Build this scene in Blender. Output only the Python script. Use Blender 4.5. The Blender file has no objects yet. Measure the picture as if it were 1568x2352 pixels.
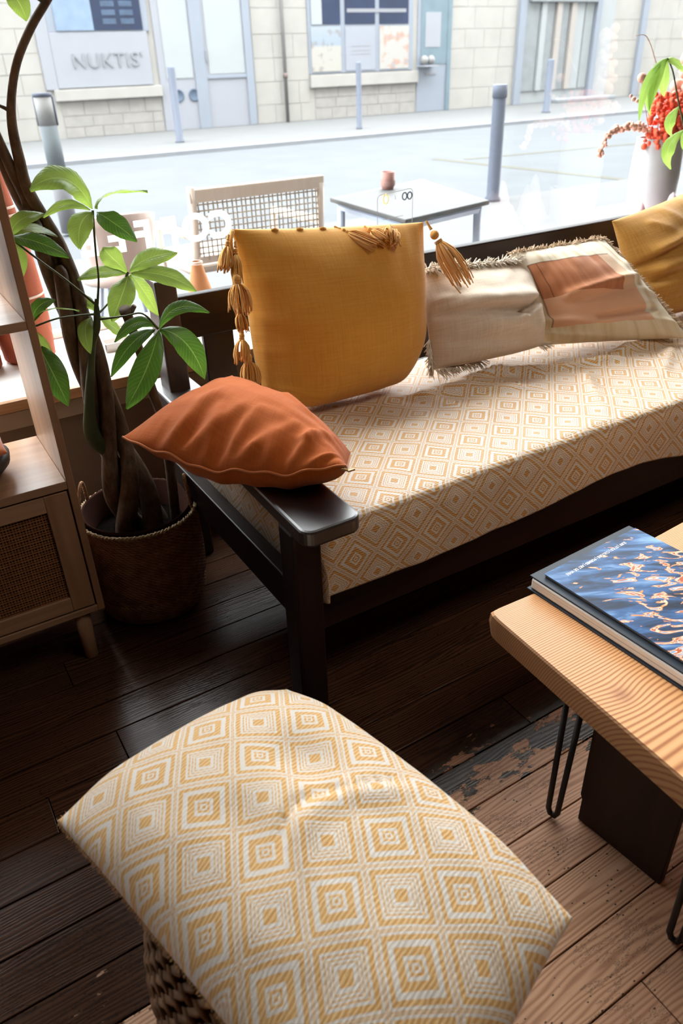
import bpy, bmesh, math, random
from mathutils import Vector, Matrix, noise
random.seed(7)
C = bpy.context.scene.collection
scene = bpy.context.scene

# ------------------------------------------------------------------ camera
YAW, PITCH, ROLL, FPX = 0.536232, 0.546797, -0.0343094, 1714.5
cy, sy, cp, sp = math.cos(YAW), math.sin(YAW), math.cos(PITCH), math.sin(PITCH)
fwd = Vector((sy*cp, cy*cp, -sp)); rgt = Vector((cy, -sy, 0)); upv = rgt.cross(fwd)
cr, sr = math.cos(ROLL), math.sin(ROLL)
r2 = cr*rgt + sr*upv; u2 = -sr*rgt + cr*upv
cam = bpy.data.cameras.new('camera'); camo = bpy.data.objects.new('camera', cam); C.objects.link(camo)
camo.matrix_world = Matrix(((r2.x, u2.x, -fwd.x, 0), (r2.y, u2.y, -fwd.y, 0), (r2.z, u2.z, -fwd.z, 1.55), (0, 0, 0, 1)))
cam.sensor_fit = 'HORIZONTAL'; cam.sensor_width = 24.0; cam.lens = FPX/1568*24.0
cam.clip_start = 0.02; cam.clip_end = 200
cam.dof.use_dof = True; cam.dof.focus_distance = 2.05; cam.dof.aperture_fstop = 3.5
scene.camera = camo

# ------------------------------------------------------------------ sky
SKY = 15.0
w = bpy.data.worlds.new('sky'); scene.world = w; w.use_nodes = True
nt = w.node_tree; nt.nodes.clear()
o = nt.nodes.new('ShaderNodeOutputWorld'); bg = nt.nodes.new('ShaderNodeBackground')
tc = nt.nodes.new('ShaderNodeTexCoord'); sx = nt.nodes.new('ShaderNodeSeparateXYZ'); rp = nt.nodes.new('ShaderNodeValToRGB')
rp.color_ramp.elements[0].position = 0.0; rp.color_ramp.elements[0].color = (0.52, 0.56, 0.60, 1)   # overcast: a dimmer horizon, a brighter zenith
rp.color_ramp.elements[1].position = 0.9; rp.color_ramp.elements[1].color = (0.97, 0.985, 1.0, 1)
nt.links.new(tc.outputs['Generated'], sx.inputs[0]); nt.links.new(sx.outputs['Z'], rp.inputs[0])
nt.links.new(rp.outputs[0], bg.inputs['Color']); bg.inputs['Strength'].default_value = SKY
nt.links.new(bg.outputs[0], o.inputs[0])
# fill light added under the ceiling, a wide soft panel over the seats
ld = bpy.data.lights.new('fill_light', 'AREA'); ld.shape = 'RECTANGLE'; ld.size = 1.8; ld.size_y = 1.2; ld.energy = 36; ld.color = (1.0, .91, .80)
lo = bpy.data.objects.new('fill_light', ld); C.objects.link(lo); lo.location = (2.0, .0, 3.5)
vs = scene.view_settings
vs.view_transform = 'Standard'; vs.look = 'None'; vs.exposure = 0.0; vs.gamma = 1.0; vs.use_curve_mapping = False
scene.cycles.max_bounces = 8; scene.cycles.diffuse_bounces = 4; scene.cycles.transparent_max_bounces = 12
scene.cycles.caustics_reflective = False; scene.cycles.caustics_refractive = False
scene.cycles.sample_clamp_indirect = 6.0; scene.cycles.use_denoising = True

# ------------------------------------------------------------------ node helpers
def srgb(r, g, b):
    f = lambda c: c/12.92 if c <= .04045 else ((c+.055)/1.055)**2.4
    return (f(r/255), f(g/255), f(b/255), 1)
class NT:
    def __init__(s, name):
        s.m = bpy.data.materials.new(name); s.m.use_nodes = True; s.t = s.m.node_tree
        s.b = s.t.nodes['Principled BSDF']; s.out = s.t.nodes['Material Output']
    def n(s, typ, **kw):
        x = s.t.nodes.new('ShaderNode'+typ)
        for k, v in kw.items(): setattr(x, k, v)
        return x
    def l(s, a, b): s.t.links.new(a, b)
    def put(s, v, sock):
        if hasattr(v, 'is_linked'): s.l(v, sock)
        else: sock.default_value = v
    def math(s, op, a, b=0.0, c=None):
        x = s.n('Math', operation=op); s.put(a, x.inputs[0]); s.put(b, x.inputs[1])
        if c is not None: s.put(c, x.inputs[2])
        return x.outputs[0]
    def coord(s, kind='Object', scale=(1, 1, 1), rot=(0, 0, 0), loc=(0, 0, 0)):
        tc = s.n('TexCoord'); mp = s.n('Mapping'); s.l(tc.outputs[kind], mp.inputs[0])
        mp.inputs['Scale'].default_value = scale; mp.inputs['Rotation'].default_value = rot; mp.inputs['Location'].default_value = loc
        return mp.outputs[0]
    def noise(s, vec, scale=5, detail=4, rough=.5, dist=0):
        x = s.n('TexNoise'); s.l(vec, x.inputs['Vector']); x.inputs['Scale'].default_value = scale
        x.inputs['Detail'].default_value = detail; x.inputs['Roughness'].default_value = rough; x.inputs['Distortion'].default_value = dist
        return x.outputs['Fac']
    def ramp(s, fac, stops, interp='LINEAR'):
        x = s.n('ValToRGB'); x.color_ramp.interpolation = interp; e = x.color_ramp.elements
        e[0].position, e[0].color = stops[0]; e[1].position, e[1].color = stops[-1]
        for p, c in stops[1:-1]:
            k = e.new(p); k.color = c
        s.put(fac, x.inputs[0]); return x.outputs[0]
    def mix(s, fac, a, b, blend='MIX'):
        x = s.n('Mix', data_type='RGBA', blend_type=blend); s.put(fac, x.inputs[0]); s.put(a, x.inputs[6]); s.put(b, x.inputs[7]); return x.outputs[2]
    def bump(s, h, strength=.3, dist=.002):
        x = s.n('Bump'); s.l(h, x.inputs['Height']); x.inputs['Strength'].default_value = strength; x.inputs['Distance'].default_value = dist
        s.l(x.outputs[0], s.b.inputs['Normal'])
    def set(s, col=None, rough=None, spec=None, **kw):
        if col is not None: s.put(col, s.b.inputs['Base Color'])
        if rough is not None: s.put(rough, s.b.inputs['Roughness'])
        if spec is not None: s.put(spec, s.b.inputs['Specular IOR Level'])
        for k, v in kw.items(): s.put(v, s.b.inputs[k])
        return s.m
def plain(name, col, rough=.6, spec=.4, vary=.12, sc=14, **kw):
    k = NT(name); n = k.noise(k.coord(), sc, 5)
    a = tuple(c*(1-vary) for c in col[:3])+(1,); b = tuple(min(1, c*(1+vary)) for c in col[:3])+(1,)
    return k.set(k.ramp(n, [(.3, a), (.7, b)]), rough, spec, **kw)
def wood(name, c1, c2, axis='X', rough=.4, spec=.5, sc=9, bump=.15, coat=0):
    k = NT(name); st = {'X': (.06, 1, 1), 'Y': (1, .06, 1), 'Z': (1, 1, .06)}[axis]
    v = k.coord('Object', st); n = k.noise(v, sc*4, 6, .6, .6); n2 = k.noise(v, sc, 3)
    f = k.math('MULTIPLY_ADD', n, .65, k.math('MULTIPLY', n2, .35))
    k.bump(n, bump, .001)
    return k.set(k.ramp(f, [(.32, c1), (.68, c2)]), rough, spec, **({'Coat Weight': coat, 'Coat Roughness': .38} if coat else {}))
def linen(name, c1, c2, sc=420, rough=.9, sheen=.5, slub=1.0, bump=.35):
    k = NT(name); uv = k.coord('UV')
    a = k.noise(k.coord('UV', (.05, 1, 1)), sc*.55, 3, .7); b = k.noise(k.coord('UV', (1, .05, 1)), sc*.55, 3, .7)
    big = k.noise(uv, 7, 4)
    h = k.math('ADD', a, b)
    f = k.math('MULTIPLY_ADD', k.math('SUBTRACT', h, 1.0), slub, k.math('MULTIPLY_ADD', big, .4, .3))
    k.bump(h, bump, .0015)
    return k.set(k.ramp(f, [(.2, c1), (.8, c2)]), rough, .15, **{'Sheen Weight': sheen, 'Sheen Roughness': .5})

def woven_diamonds(name, cell, rot, loc, sheen=.25, rough=.95, spec=.1, gold_=((196, 140, 76), (212, 166, 108), (222, 190, 142))):
    """gold and cream twill woven in nested squares; UVs are in metres"""
    k = NT(name)
    uv = k.n('TexCoord').outputs['UV']
    wob = k.n('TexNoise'); k.l(uv, wob.inputs['Vector']); wob.inputs['Scale'].default_value = 22; wob.inputs['Detail'].default_value = 3
    off = k.n('VectorMath', operation='MULTIPLY_ADD'); k.l(wob.outputs['Color'], off.inputs[0])
    off.inputs[1].default_value = (.004, .004, 0); k.l(uv, off.inputs[2])
    mp = k.n('Mapping'); k.l(off.outputs[0], mp.inputs[0]); mp.vector_type = 'POINT'
    mp.inputs['Location'].default_value = loc; mp.inputs['Rotation'].default_value = (0, 0, rot); mp.inputs['Scale'].default_value = (1/cell, 1/cell, 1)
    s = k.n('SeparateXYZ'); k.l(mp.outputs[0], s.inputs[0]); X, Y = s.outputs[0], s.outputs[1]
    fx = k.math('ABSOLUTE', k.math('SUBTRACT', k.math('FRACT', X), .5)); fy = k.math('ABSOLUTE', k.math('SUBTRACT', k.math('FRACT', Y), .5))
    d = k.math('MAXIMUM', fx, fy)
    par = k.math('FLOORED_MODULO', k.math('ADD', k.math('FLOOR', X), k.math('FLOOR', Y)), 2.0)
    d2 = k.math('MULTIPLY', d, 2.0)
    W = (1, 1, 1, 1); K = (0, 0, 0, 1)
    def rings(edges):       # list of (start, value)
        return k.ramp(d2, [(p, W if v else K) for p, v in edges], 'CONSTANT')
    A = rings([(0, 0), (.06, 1), (.12, 0), (.20, 1), (.31, 0), (.54, 1), (.72, 0), (.87, 1), (.95, 0), (.985, 1)])
    B = rings([(0, 0), (.21, 1), (.33, 0), (.37, 1), (.44, 0), (.48, 1), (.55, 0), (.60, 1), (.69, 0), (.87, 1), (.95, 0), (.985, 1)])
    m = k.mix(par, A, B)
    # twill ribs: slanted threads seen in the gold only
    tw = k.math('SINE', k.math('MULTIPLY', k.math('ADD', k.math('SUBTRACT', X, Y), k.math('MULTIPLY', k.noise(uv, 60, 2), .10)), 2*math.pi*10))
    rib = k.math('MULTIPLY_ADD', tw, .5, .5)
    fine = k.noise(uv, 900, 2)
    big = k.noise(uv, 9, 3)
    gold = k.ramp(rib, [(0.0, srgb(*gold_[0])), (.45, srgb(*gold_[1])), (1.0, srgb(*gold_[2]))])
    gold = k.mix(k.math('MULTIPLY', big, .25), gold, srgb(240, 205, 150))
    cream = k.ramp(fine, [(.25, srgb(208, 198, 186)), (.75, srgb(230, 222, 213))])
    col = k.mix(m, gold, cream)
    h = k.math('ADD', k.math('MULTIPLY', rib, .5), k.math('MULTIPLY', fine, .6))
    k.bump(h, .5, .0016)
    return k.set(col, rough, spec, **{'Sheen Weight': sheen, 'Sheen Roughness': .4})

# ------------------------------------------------------------------ mesh helpers
def new(name, verts, faces, mat=None, parent=None, smooth=True, uvs=None):
    me = bpy.data.meshes.new(name); me.from_pydata([tuple(v) for v in verts], [], faces)
    if uvs is not None:
        ul = me.uv_layers.new(name='uv'); idx = [l.vertex_index for l in me.loops]
        for i, vi in enumerate(idx): ul.data[i].uv = uvs[vi]
    if smooth:
        me.polygons.foreach_set('use_smooth', [True]*len(me.polygons))
    if mat: me.materials.append(mat)
    ob = bpy.data.objects.new(name, me); C.objects.link(ob)
    if parent: ob.parent = parent; ob.matrix_parent_inverse = parent.matrix_basis.inverted()
    return ob
def empty(name, loc=(0, 0, 0)):
    ob = bpy.data.objects.new(name, None); C.objects.link(ob); ob.location = loc; ob.empty_display_size = .1; return ob
def tag(ob, label=None, cat=None, group=None, kind=None):
    if label: ob['label'] = label
    if cat: ob['category'] = cat
    if group: ob['group'] = group
    if kind: ob['kind'] = kind
    return ob
class MB:
    """collects shapes into one mesh"""
    def __init__(s): s.v, s.f, s.uv = [], [], []
    def add(s, v, f):
        o = len(s.v); s.v += [Vector(p) for p in v]; s.f += [tuple(i+o for i in q) for q in f]; return s
    def box(s, x0, x1, y0, y1, z0, z1):
        return s.add([(x0, y0, z0), (x1, y0, z0), (x1, y1, z0), (x0, y1, z0), (x0, y0, z1), (x1, y0, z1), (x1, y1, z1), (x0, y1, z1)],
                     [(0, 3, 2, 1), (4, 5, 6, 7), (0, 1, 5, 4), (1, 2, 6, 5), (2, 3, 7, 6), (3, 0, 4, 7)])
    def tube(s, pts, rad, n=8, caps=True):
        pts = [Vector(p) for p in pts]; k = len(pts)
        if not hasattr(rad, '__len__'): rad = [rad]*k
        v, f = [], []; prev = None
        for i, p in enumerate(pts):
            t = (pts[min(i+1, k-1)]-pts[max(i-1, 0)]).normalized()
            if prev is None:
                a = t.orthogonal().normalized()
            else:
                a = prev-t*prev.dot(t)
                a = a.normalized() if a.length > 1e-6 else t.orthogonal().normalized()
            prev = a; b = t.cross(a)
            for j in range(n):
                an = 2*math.pi*j/n; v.append(p+rad[i]*(math.cos(an)*a+math.sin(an)*b))
        for i in range(k-1):
            for j in range(n):
                j2 = (j+1) % n; f.append((i*n+j, i*n+j2, (i+1)*n+j2, (i+1)*n+j))
        if caps: f.append(tuple(range(n))[::-1]); f.append(tuple((k-1)*n+j for j in range(n)))
        return s.add(v, f)
    def lathe(s, prof, cx=0, cy_=0, n=32, caps=True):
        v, f = [], []
        for r, z in prof:
            for j in range(n):
                a = 2*math.pi*j/n; v.append((cx+r*math.cos(a), cy_+r*math.sin(a), z))
        k = len(prof)
        for i in range(k-1):
            for j in range(n):
                j2 = (j+1) % n; f.append((i*n+j, i*n+j2, (i+1)*n+j2, (i+1)*n+j))
        if caps: f.append(tuple(range(n))[::-1]); f.append(tuple((k-1)*n+j for j in range(n)))
        return s.add(v, f)
    def ball(s, c, r, n=8, m=6, sc=(1, 1, 1)):
        c = Vector(c); v = [c+Vector((0, 0, -r*sc[2]))]; f = []
        for i in range(1, m):
            ph = math.pi*i/m-math.pi/2
            for j in range(n):
                a = 2*math.pi*j/n; v.append(c+Vector((r*sc[0]*math.cos(ph)*math.cos(a), r*sc[1]*math.cos(ph)*math.sin(a), r*sc[2]*math.sin(ph))))
        v.append(c+Vector((0, 0, r*sc[2])))
        for j in range(n): f.append((0, 1+(j+1) % n, 1+j))
        for i in range(m-2):
            for j in range(n):
                f.append((1+i*n+j, 1+i*n+(j+1) % n, 1+(i+1)*n+(j+1) % n, 1+(i+1)*n+j))
        L = len(v)-1
        for j in range(n): f.append((1+(m-2)*n+j, 1+(m-2)*n+(j+1) % n, L))
        return s.add(v, f)
    def xf(s, M):
        s.v = [M @ v for v in s.v]; return s
    def build(s, name, mat, parent=None, smooth=True, bevel=0):
        ob = new(name, s.v, s.f, mat, parent, smooth)
        if bevel:
            b = ob.modifiers.new('bevel', 'BEVEL'); b.width = bevel; b.segments = 2; b.limit_method = 'ANGLE'; b.angle_limit = .7
            b.harden_normals = False
        return ob
def bx(name, mat, x0, x1, y0, y1, z0, z1, parent=None, bevel=.004):
    return MB().box(x0, x1, y0, y1, z0, z1).build(name, mat, parent, False, bevel)
def spline(pts, n=8):
    """catmull-rom through the points (tuples of any length)"""
    out = []; P = [pts[0]]+list(pts)+[pts[-1]]
    for i in range(1, len(P)-2):
        for k in range(n):
            t = k/n; p0, p1, p2, p3 = P[i-1], P[i], P[i+1], P[i+2]
            out.append(tuple(.5*(2*b+(c-a)*t+(2*a-5*b+4*c-d)*t*t+(3*b-a-3*c+d)*t**3) for a, b, c, d in zip(p0, p1, p2, p3)))
    out.append(tuple(pts[-1])); return out
def curve_tube(mb, pts, rads, n=8, seg=6):
    sp_ = spline([tuple(p)+(r,) for p, r in zip(pts, rads)], seg)
    mb.tube([q[:3] for q in sp_], [max(q[3], .0004) for q in sp_], n); return mb
def structure(ob): ob['kind'] = 'structure'; return ob
def sstep(a, b, x):
    t = max(0, min(1, (x-a)/(b-a))); return t*t*(3-2*t)
# ------------------------------------------------------------------ the room
M_plaster = plain('plaster', srgb(84, 72, 64), .9, .2, .06, 3)
M_ceiling = plain('ceiling_paint', srgb(92, 84, 78), .9, .2, .05, 3)
M_dado = plain('dado_paint', srgb(112, 96, 86), .75, .3, .08, 4)
M_white = plain('white_paint', srgb(238, 236, 232), .45, .4, .03, 6)
M_apron = plain('apron_paint', srgb(150, 136, 126), .6, .3, .05, 8)
M_sillwood = wood('sill_wood', srgb(150, 112, 82), srgb(196, 160, 126), 'X', .45, .4)
GY = 3.12          # plane of the shop window
XL, XR, YB, ZC = -1.9, 5.6, -2.6, 3.55
structure(bx('floor', plain('subfloor', srgb(14, 10, 8), .9), XL, XR, YB, 2.56, -.08, -.024, None, 0))
floor = bpy.data.objects['floor']
structure(bx('ceiling', M_ceiling, XL-.1, XR+.1, YB-.1, GY+.1, ZC, ZC+.1, None, 0))
structure(bx('wall_left', M_plaster, XL-.1, XL, YB, GY+.1, -.08, ZC, None, 0))
structure(bx('wall_right', M_plaster, XR, XR+.1, YB, GY+.1, -.08, ZC, None, 0))
structure(bx('wall_back', M_plaster, XL, XR, YB-.1, YB, -.08, ZC, None, 0))
wf = structure(bx('wall_front', M_dado, XL, XR, 2.56, GY+.08, -.08, .575, None, 0))
structure(bx('trim_1', M_white, XL, XR, 2.53, GY+.02, .59, .62, None, .003))
structure(bx('trim_2', M_sillwood, XL, XR, 2.505, 2.5295, .586, .6225, None, .003))
structure(bx('trim_3', M_apron, XL, XR, 2.535, 2.56, .515, .5745, None, .002))
structure(bx('baseboard_front', M_dado, XL, XR, 2.54, 2.5595, -.024, .09, None, .004))
# shop window: frame, one big pane
k = NT('window_glass'); k.t.nodes.remove(k.b)
tr = k.n('BsdfTransparent'); gl = k.n('BsdfGlossy'); gl.inputs['Roughness'].default_value = .02; tr.inputs['Color'].default_value = (.97, .985, .98, 1)
fr = k.n('Fresnel'); fr.inputs['IOR'].default_value = 1.45; ms = k.n('MixShader'); k.l(k.math('MULTIPLY', fr.outputs[0], .10), ms.inputs[0]); k.l(tr.outputs[0], ms.inputs[1]); k.l(gl.outputs[0], ms.inputs[2])
dust = k.n('BsdfTranslucent'); dust.inputs['Color'].default_value = (.9, .93, .97, 1); m2 = k.n('MixShader')
k.l(k.ramp(k.noise(k.coord(), 3, 6, .65), [(.3, (.0015,)*3+(1,)), (.8, (.004,)*3+(1,))]), m2.inputs[0])
k.l(ms.outputs[0], m2.inputs[1]); k.l(dust.outputs[0], m2.inputs[2]); k.l(m2.outputs[0], k.out.inputs[0]); M_glass = k.m
win = structure(empty('window_1', (1.8, GY, .62)))
bx('frame_rail', M_white, XL, XR, GY-.025, GY+.025, .62, .645, win, .004)
bx('frame_rail', M_white, XL, XR, GY-.035, GY+.035, ZC-.12, ZC, win, .004)
for x in (XL+.03, XR-.03): bx('frame_stile', M_white, x-.03, x+.03, GY-.035, GY+.035, .645, ZC-.12, win, .004)
bx('pane', M_glass, XL+.06, XR-.06, GY-.003, GY+.003, .645, ZC-.12, win, 0)

# unseen terrace on our side of the street, added tall to cut its skylight
structure(bx('wall_sky_block', plain('unseen_terrace_stone', srgb(196, 190, 182), .9, .1, .05, 2), -60, 90, GY-.12, GY+.3, ZC+.1, 22.0, None, 0))
structure(bx('wall_neighbour_left', bpy.data.materials['unseen_terrace_stone'], -60, XL-.1, GY-.12, GY+.3, -.02, ZC+.1, None, 0))
structure(bx('wall_neighbour_right', bpy.data.materials['unseen_terrace_stone'], XR+.1, 90, GY-.12, GY+.3, -.02, ZC+.1, None, 0))

# floor boards: dark old varnish at the back, flaking to bare pine towards the front
k = NT('old_floorboard')
pos = k.n('NewGeometry').outputs['Position']
rnd = k.n('ObjectInfo').outputs['Random']
sh = k.n('VectorMath', operation='ADD'); k.l(pos, sh.inputs[0]); cmb = k.n('CombineXYZ'); k.l(k.math('MULTIPLY', rnd, 37.0), cmb.inputs[0]); k.l(k.math('MULTIPLY', rnd, 3.0), cmb.inputs[2]); k.l(cmb.outputs[0], sh.inputs[1])
def st(scale):
    mp = k.n('Mapping'); k.l(sh.outputs[0], mp.inputs[0]); mp.inputs['Scale'].default_value = scale; return mp.outputs[0]
g1 = k.noise(st((.9, 26, 1)), 3, 5, .6, .9)          # cathedral figure
sp_ = k.n('SeparateXYZ'); k.l(pos, sp_.inputs[0]); PX, PY = sp_.outputs[0], sp_.outputs[1]
warp = k.noise(st((.55, 5, 1)), 2.2, 3, .5, .3)
rings_ = k.math('SINE', k.math('ADD', k.math('MULTIPLY', PY, 640.0), k.math('MULTIPLY', warp, 58.0)))
rings_ = k.math('MULTIPLY_ADD', rings_, .5, .5)
g2 = k.noise(st((3, 160, 1)), 3, 4, .65)
bare = k.ramp(rings_, [(0, srgb(164, 120, 90)), (.4, srgb(204, 158, 124)), (1, srgb(222, 178, 144))])
bare = k.mix(k.math('MULTIPLY', g2, .55), bare, srgb(168, 122, 92))
bare = k.mix(k.math('MULTIPLY', rnd, .35), bare, srgb(150, 104, 80))
varn = k.ramp(k.math('MULTIPLY_ADD', rings_, .4, k.math('MULTIPLY', g2, .6)), [(.2, srgb(40, 25, 17)), (.8, srgb(92, 60, 42))])
varn = k.mix(k.math('MULTIPLY', rnd, .4), varn, srgb(42, 25, 18))
paint = k.ramp(k.noise(pos, 9, 4), [(.3, srgb(58, 46, 37)), (.7, srgb(78, 64, 52))])
flake = k.noise(st((2.2, 5, 1)), 2.6, 9, .68)
# how much old coat is left: all of it at the back and left, none at the front right
left = k.math('MULTIPLY', k.math('SUBTRACT', PX, .9), -.14)
t = k.math('ADD', k.math('MULTIPLY', k.math('SUBTRACT', PY, .90), 1.9), left)
coat_ = k.math('ADD', flake, k.math('MULTIPLY', t, .55))
m_coat = k.ramp(coat_, [(.475, (0, 0, 0, 1)), (.487, (1, 1, 1, 1))])
m_varn = k.ramp(k.math('ADD', flake, k.math('MULTIPLY', k.math('SUBTRACT', t, .16), 1.6)), [(.48, (0, 0, 0, 1)), (.52, (1, 1, 1, 1))])
lft = k.ramp(PX, [(.35, (1, 1, 1, 1)), (.6, (0, 0, 0, 1))])
coatc = k.mix(k.math('MAXIMUM', m_varn, lft), paint, varn)
col = k.mix(m_coat, bare, coatc)
# worm holes, dents and black cracks
vor = k.n('TexVoronoi'); k.l(st((1, 1.6, 1)), vor.inputs['Vector']); vor.inputs['Scale'].default_value = 46
dots = k.math('MULTIPLY', k.math('LESS_THAN', vor.outputs['Distance'], .13), k.math('GREATER_THAN', k.noise(pos, 5, 2), .5))
crk = k.math('MULTIPLY', k.math('LESS_THAN', k.math('ABSOLUTE', k.math('SUBTRACT', k.noise(st((7, 46, 1)), 1.3, 6, .75), .5)), .008), k.math('GREATER_THAN', k.noise(st((1.2, 3, 1)), 2.1, 2), .56))
dark = k.math('MAXIMUM', dots, crk)
col = k.mix(k.math('MULTIPLY', dark, .85), col, srgb(20, 14, 11))
hgt = k.math('ADD', k.math('MULTIPLY', rings_, .25), k.math('MULTIPLY_ADD', g2, .35, k.math('MULTIPLY_ADD', m_coat, .5, k.math('MULTIPLY', dark, -1.5))))
k.bump(hgt, .35, .0016)
rg = k.mix(m_coat, (.55, .55, .55, 1), (.22, .22, .22, 1))
M_floor = k.set(col, rg, k.math('MULTIPLY_ADD', m_coat, -.12, .32))
row = .1195; rr = random.Random(3)
for i in range(-9, 18):
    y0 = .488+row*i
    if y0 > 2.53: break
    y1 = min(y0+row, 2.535); x = XL - rr.random()*1.2
    if i == -1: x = -1.35       # a butt joint that shows by the pouf
    while x < 4.2:
        L = 2.3+rr.random()*1.4
        a, b = max(x, XL), min(x+L, 4.3)
        if i == -2 and x < .8 < x+L: b = .86; L = b-x
        if i == 8 and x < .1 < x+L: b = .19; L = b-x
        if b-a > .05:
            dz = rr.uniform(-.0012, 0)
            bx('plank', M_floor, a+.001, b-.001, y0+.0016, y1-.0016, -.024, dz, floor, .0016)
        x += L

# ------------------------------------------------------------------ the street
GZ = .12; FY = 19.3
def ext(name, rgb, E, rough=.8, spec=.1, vary=.04, sc=3):
    c = srgb(*rgb); return plain(name, (c[0]/E, c[1]/E, c[2]/E, 1), rough, spec, vary, sc)
M_stone = ext('pale_limestone', (240, 237, 232), 3.0, .9, .1, .05, 2.2)
M_stone2 = ext('grey_limestone', (228, 224, 221), 3.0, .9, .1, .07, 6)
M_lav = ext('lavender_grey_paint', (220, 224, 236), 3.0, .6, .1, .02, 2)
M_lav2 = ext('pale_blue_paint', (204, 214, 231), 3.0, .6, .1, .02, 2)
M_pale = ext('milky_glass', (233, 240, 245), 3.0, .5, .1, .02, 2)
M_navy = ext('dark_shop_glass', (24, 56, 104), 3.0, .12, .4, .25, 3)
M_teal = ext('teal_door_glass', (158, 184, 200), 3.0, .2, .3, .08, 3)
M_blue = ext('blue_poster', (186, 212, 244), 3.0, .5, .1, .08, 5)
M_letter = ext('grey_letter', (204, 206, 216), 3.0, .6, .1, .02)
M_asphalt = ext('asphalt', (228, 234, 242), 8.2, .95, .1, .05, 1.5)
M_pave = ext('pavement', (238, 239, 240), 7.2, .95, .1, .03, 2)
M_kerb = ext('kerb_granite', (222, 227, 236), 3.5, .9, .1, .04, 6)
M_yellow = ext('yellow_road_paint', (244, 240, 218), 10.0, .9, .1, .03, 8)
structure(bx('road', M_asphalt, -25, 60, 6.9, 14.55, -.02, GZ-.03, None, 0))
structure(bx('pavement_near', M_pave, -25, 60, GY+.081, 6.9, -.02, GZ, None, 0))
structure(bx('pavement_far', M_pave, -25, 60, 14.7, FY+.1, -.02, GZ+.04, None, 0))
structure(bx('kerb', M_kerb, -25, 60, 14.55, 14.7, -.02, GZ+.04, None, 0))
def stripe(p, q, wd):
    p, q = Vector(p), Vector(q); d = (q-p).normalized(); n_ = Vector((-d.y, d.x))*wd/2
    v = [(p+n_), (p-n_), (q-n_), (q+n_)]
    mb = MB().add([(a.x, a.y, GZ-.03+z) for z in (0, .004) for a in v], [(3, 2, 1, 0), (4, 5, 6, 7), (0, 1, 5, 4), (1, 2, 6, 5), (2, 3, 7, 6), (3, 0, 4, 7)])
    return mb
ln = stripe((8.3, 10.6), (8.6, 6.95), .16).build('trim_4', M_yellow, None, False); structure(ln)
ln = stripe((8.6, 10.2), (22, 8.6), .13).build('trim_5', M_yellow, None, False); structure(ln)

shop = tag(empty('shop_building', (9.5, FY, GZ)), 'pale stone building across the street with blue-grey shop fronts', 'building')
def fb(name, mat, x0, x1, z0, z1, d0, d1=0, bev=.01, par=shop):
    """a piece of the front: d0 in front of the wall plane, d1 behind"""
    return bx(name, mat, x0, x1, FY-d0, FY+.25-d1, z0, z1, par, bev)
fb('wall', M_stone, -12, 40, -.02, 6.4, 0, 0, 0)
rs = random.Random(5)
def blocks(x0, x1, z0, z1, rowh, wmin, wmax, depth, mat):
    z = z0
    while z < z1-.02:
        zt = min(z+rowh*rs.uniform(.85, 1.15), z1)
        if z1-zt < rowh*.3: zt = z1
        x = x0
        while x < x1-.02:
            xt = min(x+rs.uniform(wmin, wmax), x1)
            if x1-xt < wmin*.5: xt = x1
            fb('stone_block', mat, x+.005, xt-.005, z+.005, zt-.005, depth+rs.uniform(-.004, .004), 0, .004)
            x = xt
        z = zt
# left neighbour wall and pier
blocks(1.2, 4.35, .16, 3.0, .42, .5, 1.0, .014, M_stone)
fb('pilaster', M_lav, 2.62, 3.0, .16, 4.2, .10)
fb('pilaster', M_lav, 4.35, 4.62, 1.12, 4.2, .05)
# first shop: window, sign panel, low stone wall
fb('sign_panel', M_lav, 4.62, 6.78, 1.14, 2.18, .06)
nk = bpy.data.curves.new('NUKTIS', 'FONT'); nk.body = 'NUKTIS\u2019'; nk.size = .40; nk.extrude = .01; nk.space_character = 1.12
def text_mesh(cu, name, mat, parent, M):
    ob = bpy.data.objects.new('tmp', cu); C.objects.link(ob); dg = bpy.context.evaluated_depsgraph_get(); dg.update()
    me = bpy.data.meshes.new_from_object(ob.evaluated_get(dg)); bpy.data.objects.remove(ob)
    me.transform(M); me.materials.clear(); me.materials.append(mat); me.name = name
    t_ = bpy.data.objects.new(name, me); C.objects.link(t_)
    if parent: t_.parent = parent; t_.matrix_parent_inverse = parent.matrix_basis.inverted()
    return t_
text_mesh(nk, 'sign_lettering', M_letter, shop, Matrix.Translation((5.0, FY-.075, 1.52)) @ Matrix.Rotation(math.pi/2, 4, 'X'))
f1 = fb('window', M_lav2, 4.62, 6.85, 2.18, 4.3, .05)
bx('poster', M_blue, 4.8, 5.6, FY-.075, FY-.05, 2.21, 4.2, f1, 0)
bx('pane', M_navy, 5.6, 6.7, FY-.07, FY-.05, 2.21, 4.2, f1, 0)
M_shelfs = ext('shelf_goods', (110, 134, 168), 3.0, .6, .2, .25, 6)
for zz in (2.32, 2.48, 2.64, 2.8):
    for xx in (5.82, 6.22): bx('shelf_item', M_shelfs, xx, xx+.3, FY-.078, FY-.07, zz, zz+.1, f1, .004)
fb('stone_ledge', M_stone, 4.5, 6.95, .9, 1.12, .12)
blocks(4.6, 6.92, .16, .9, .25, .35, .75, .016, M_stone2)
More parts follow.
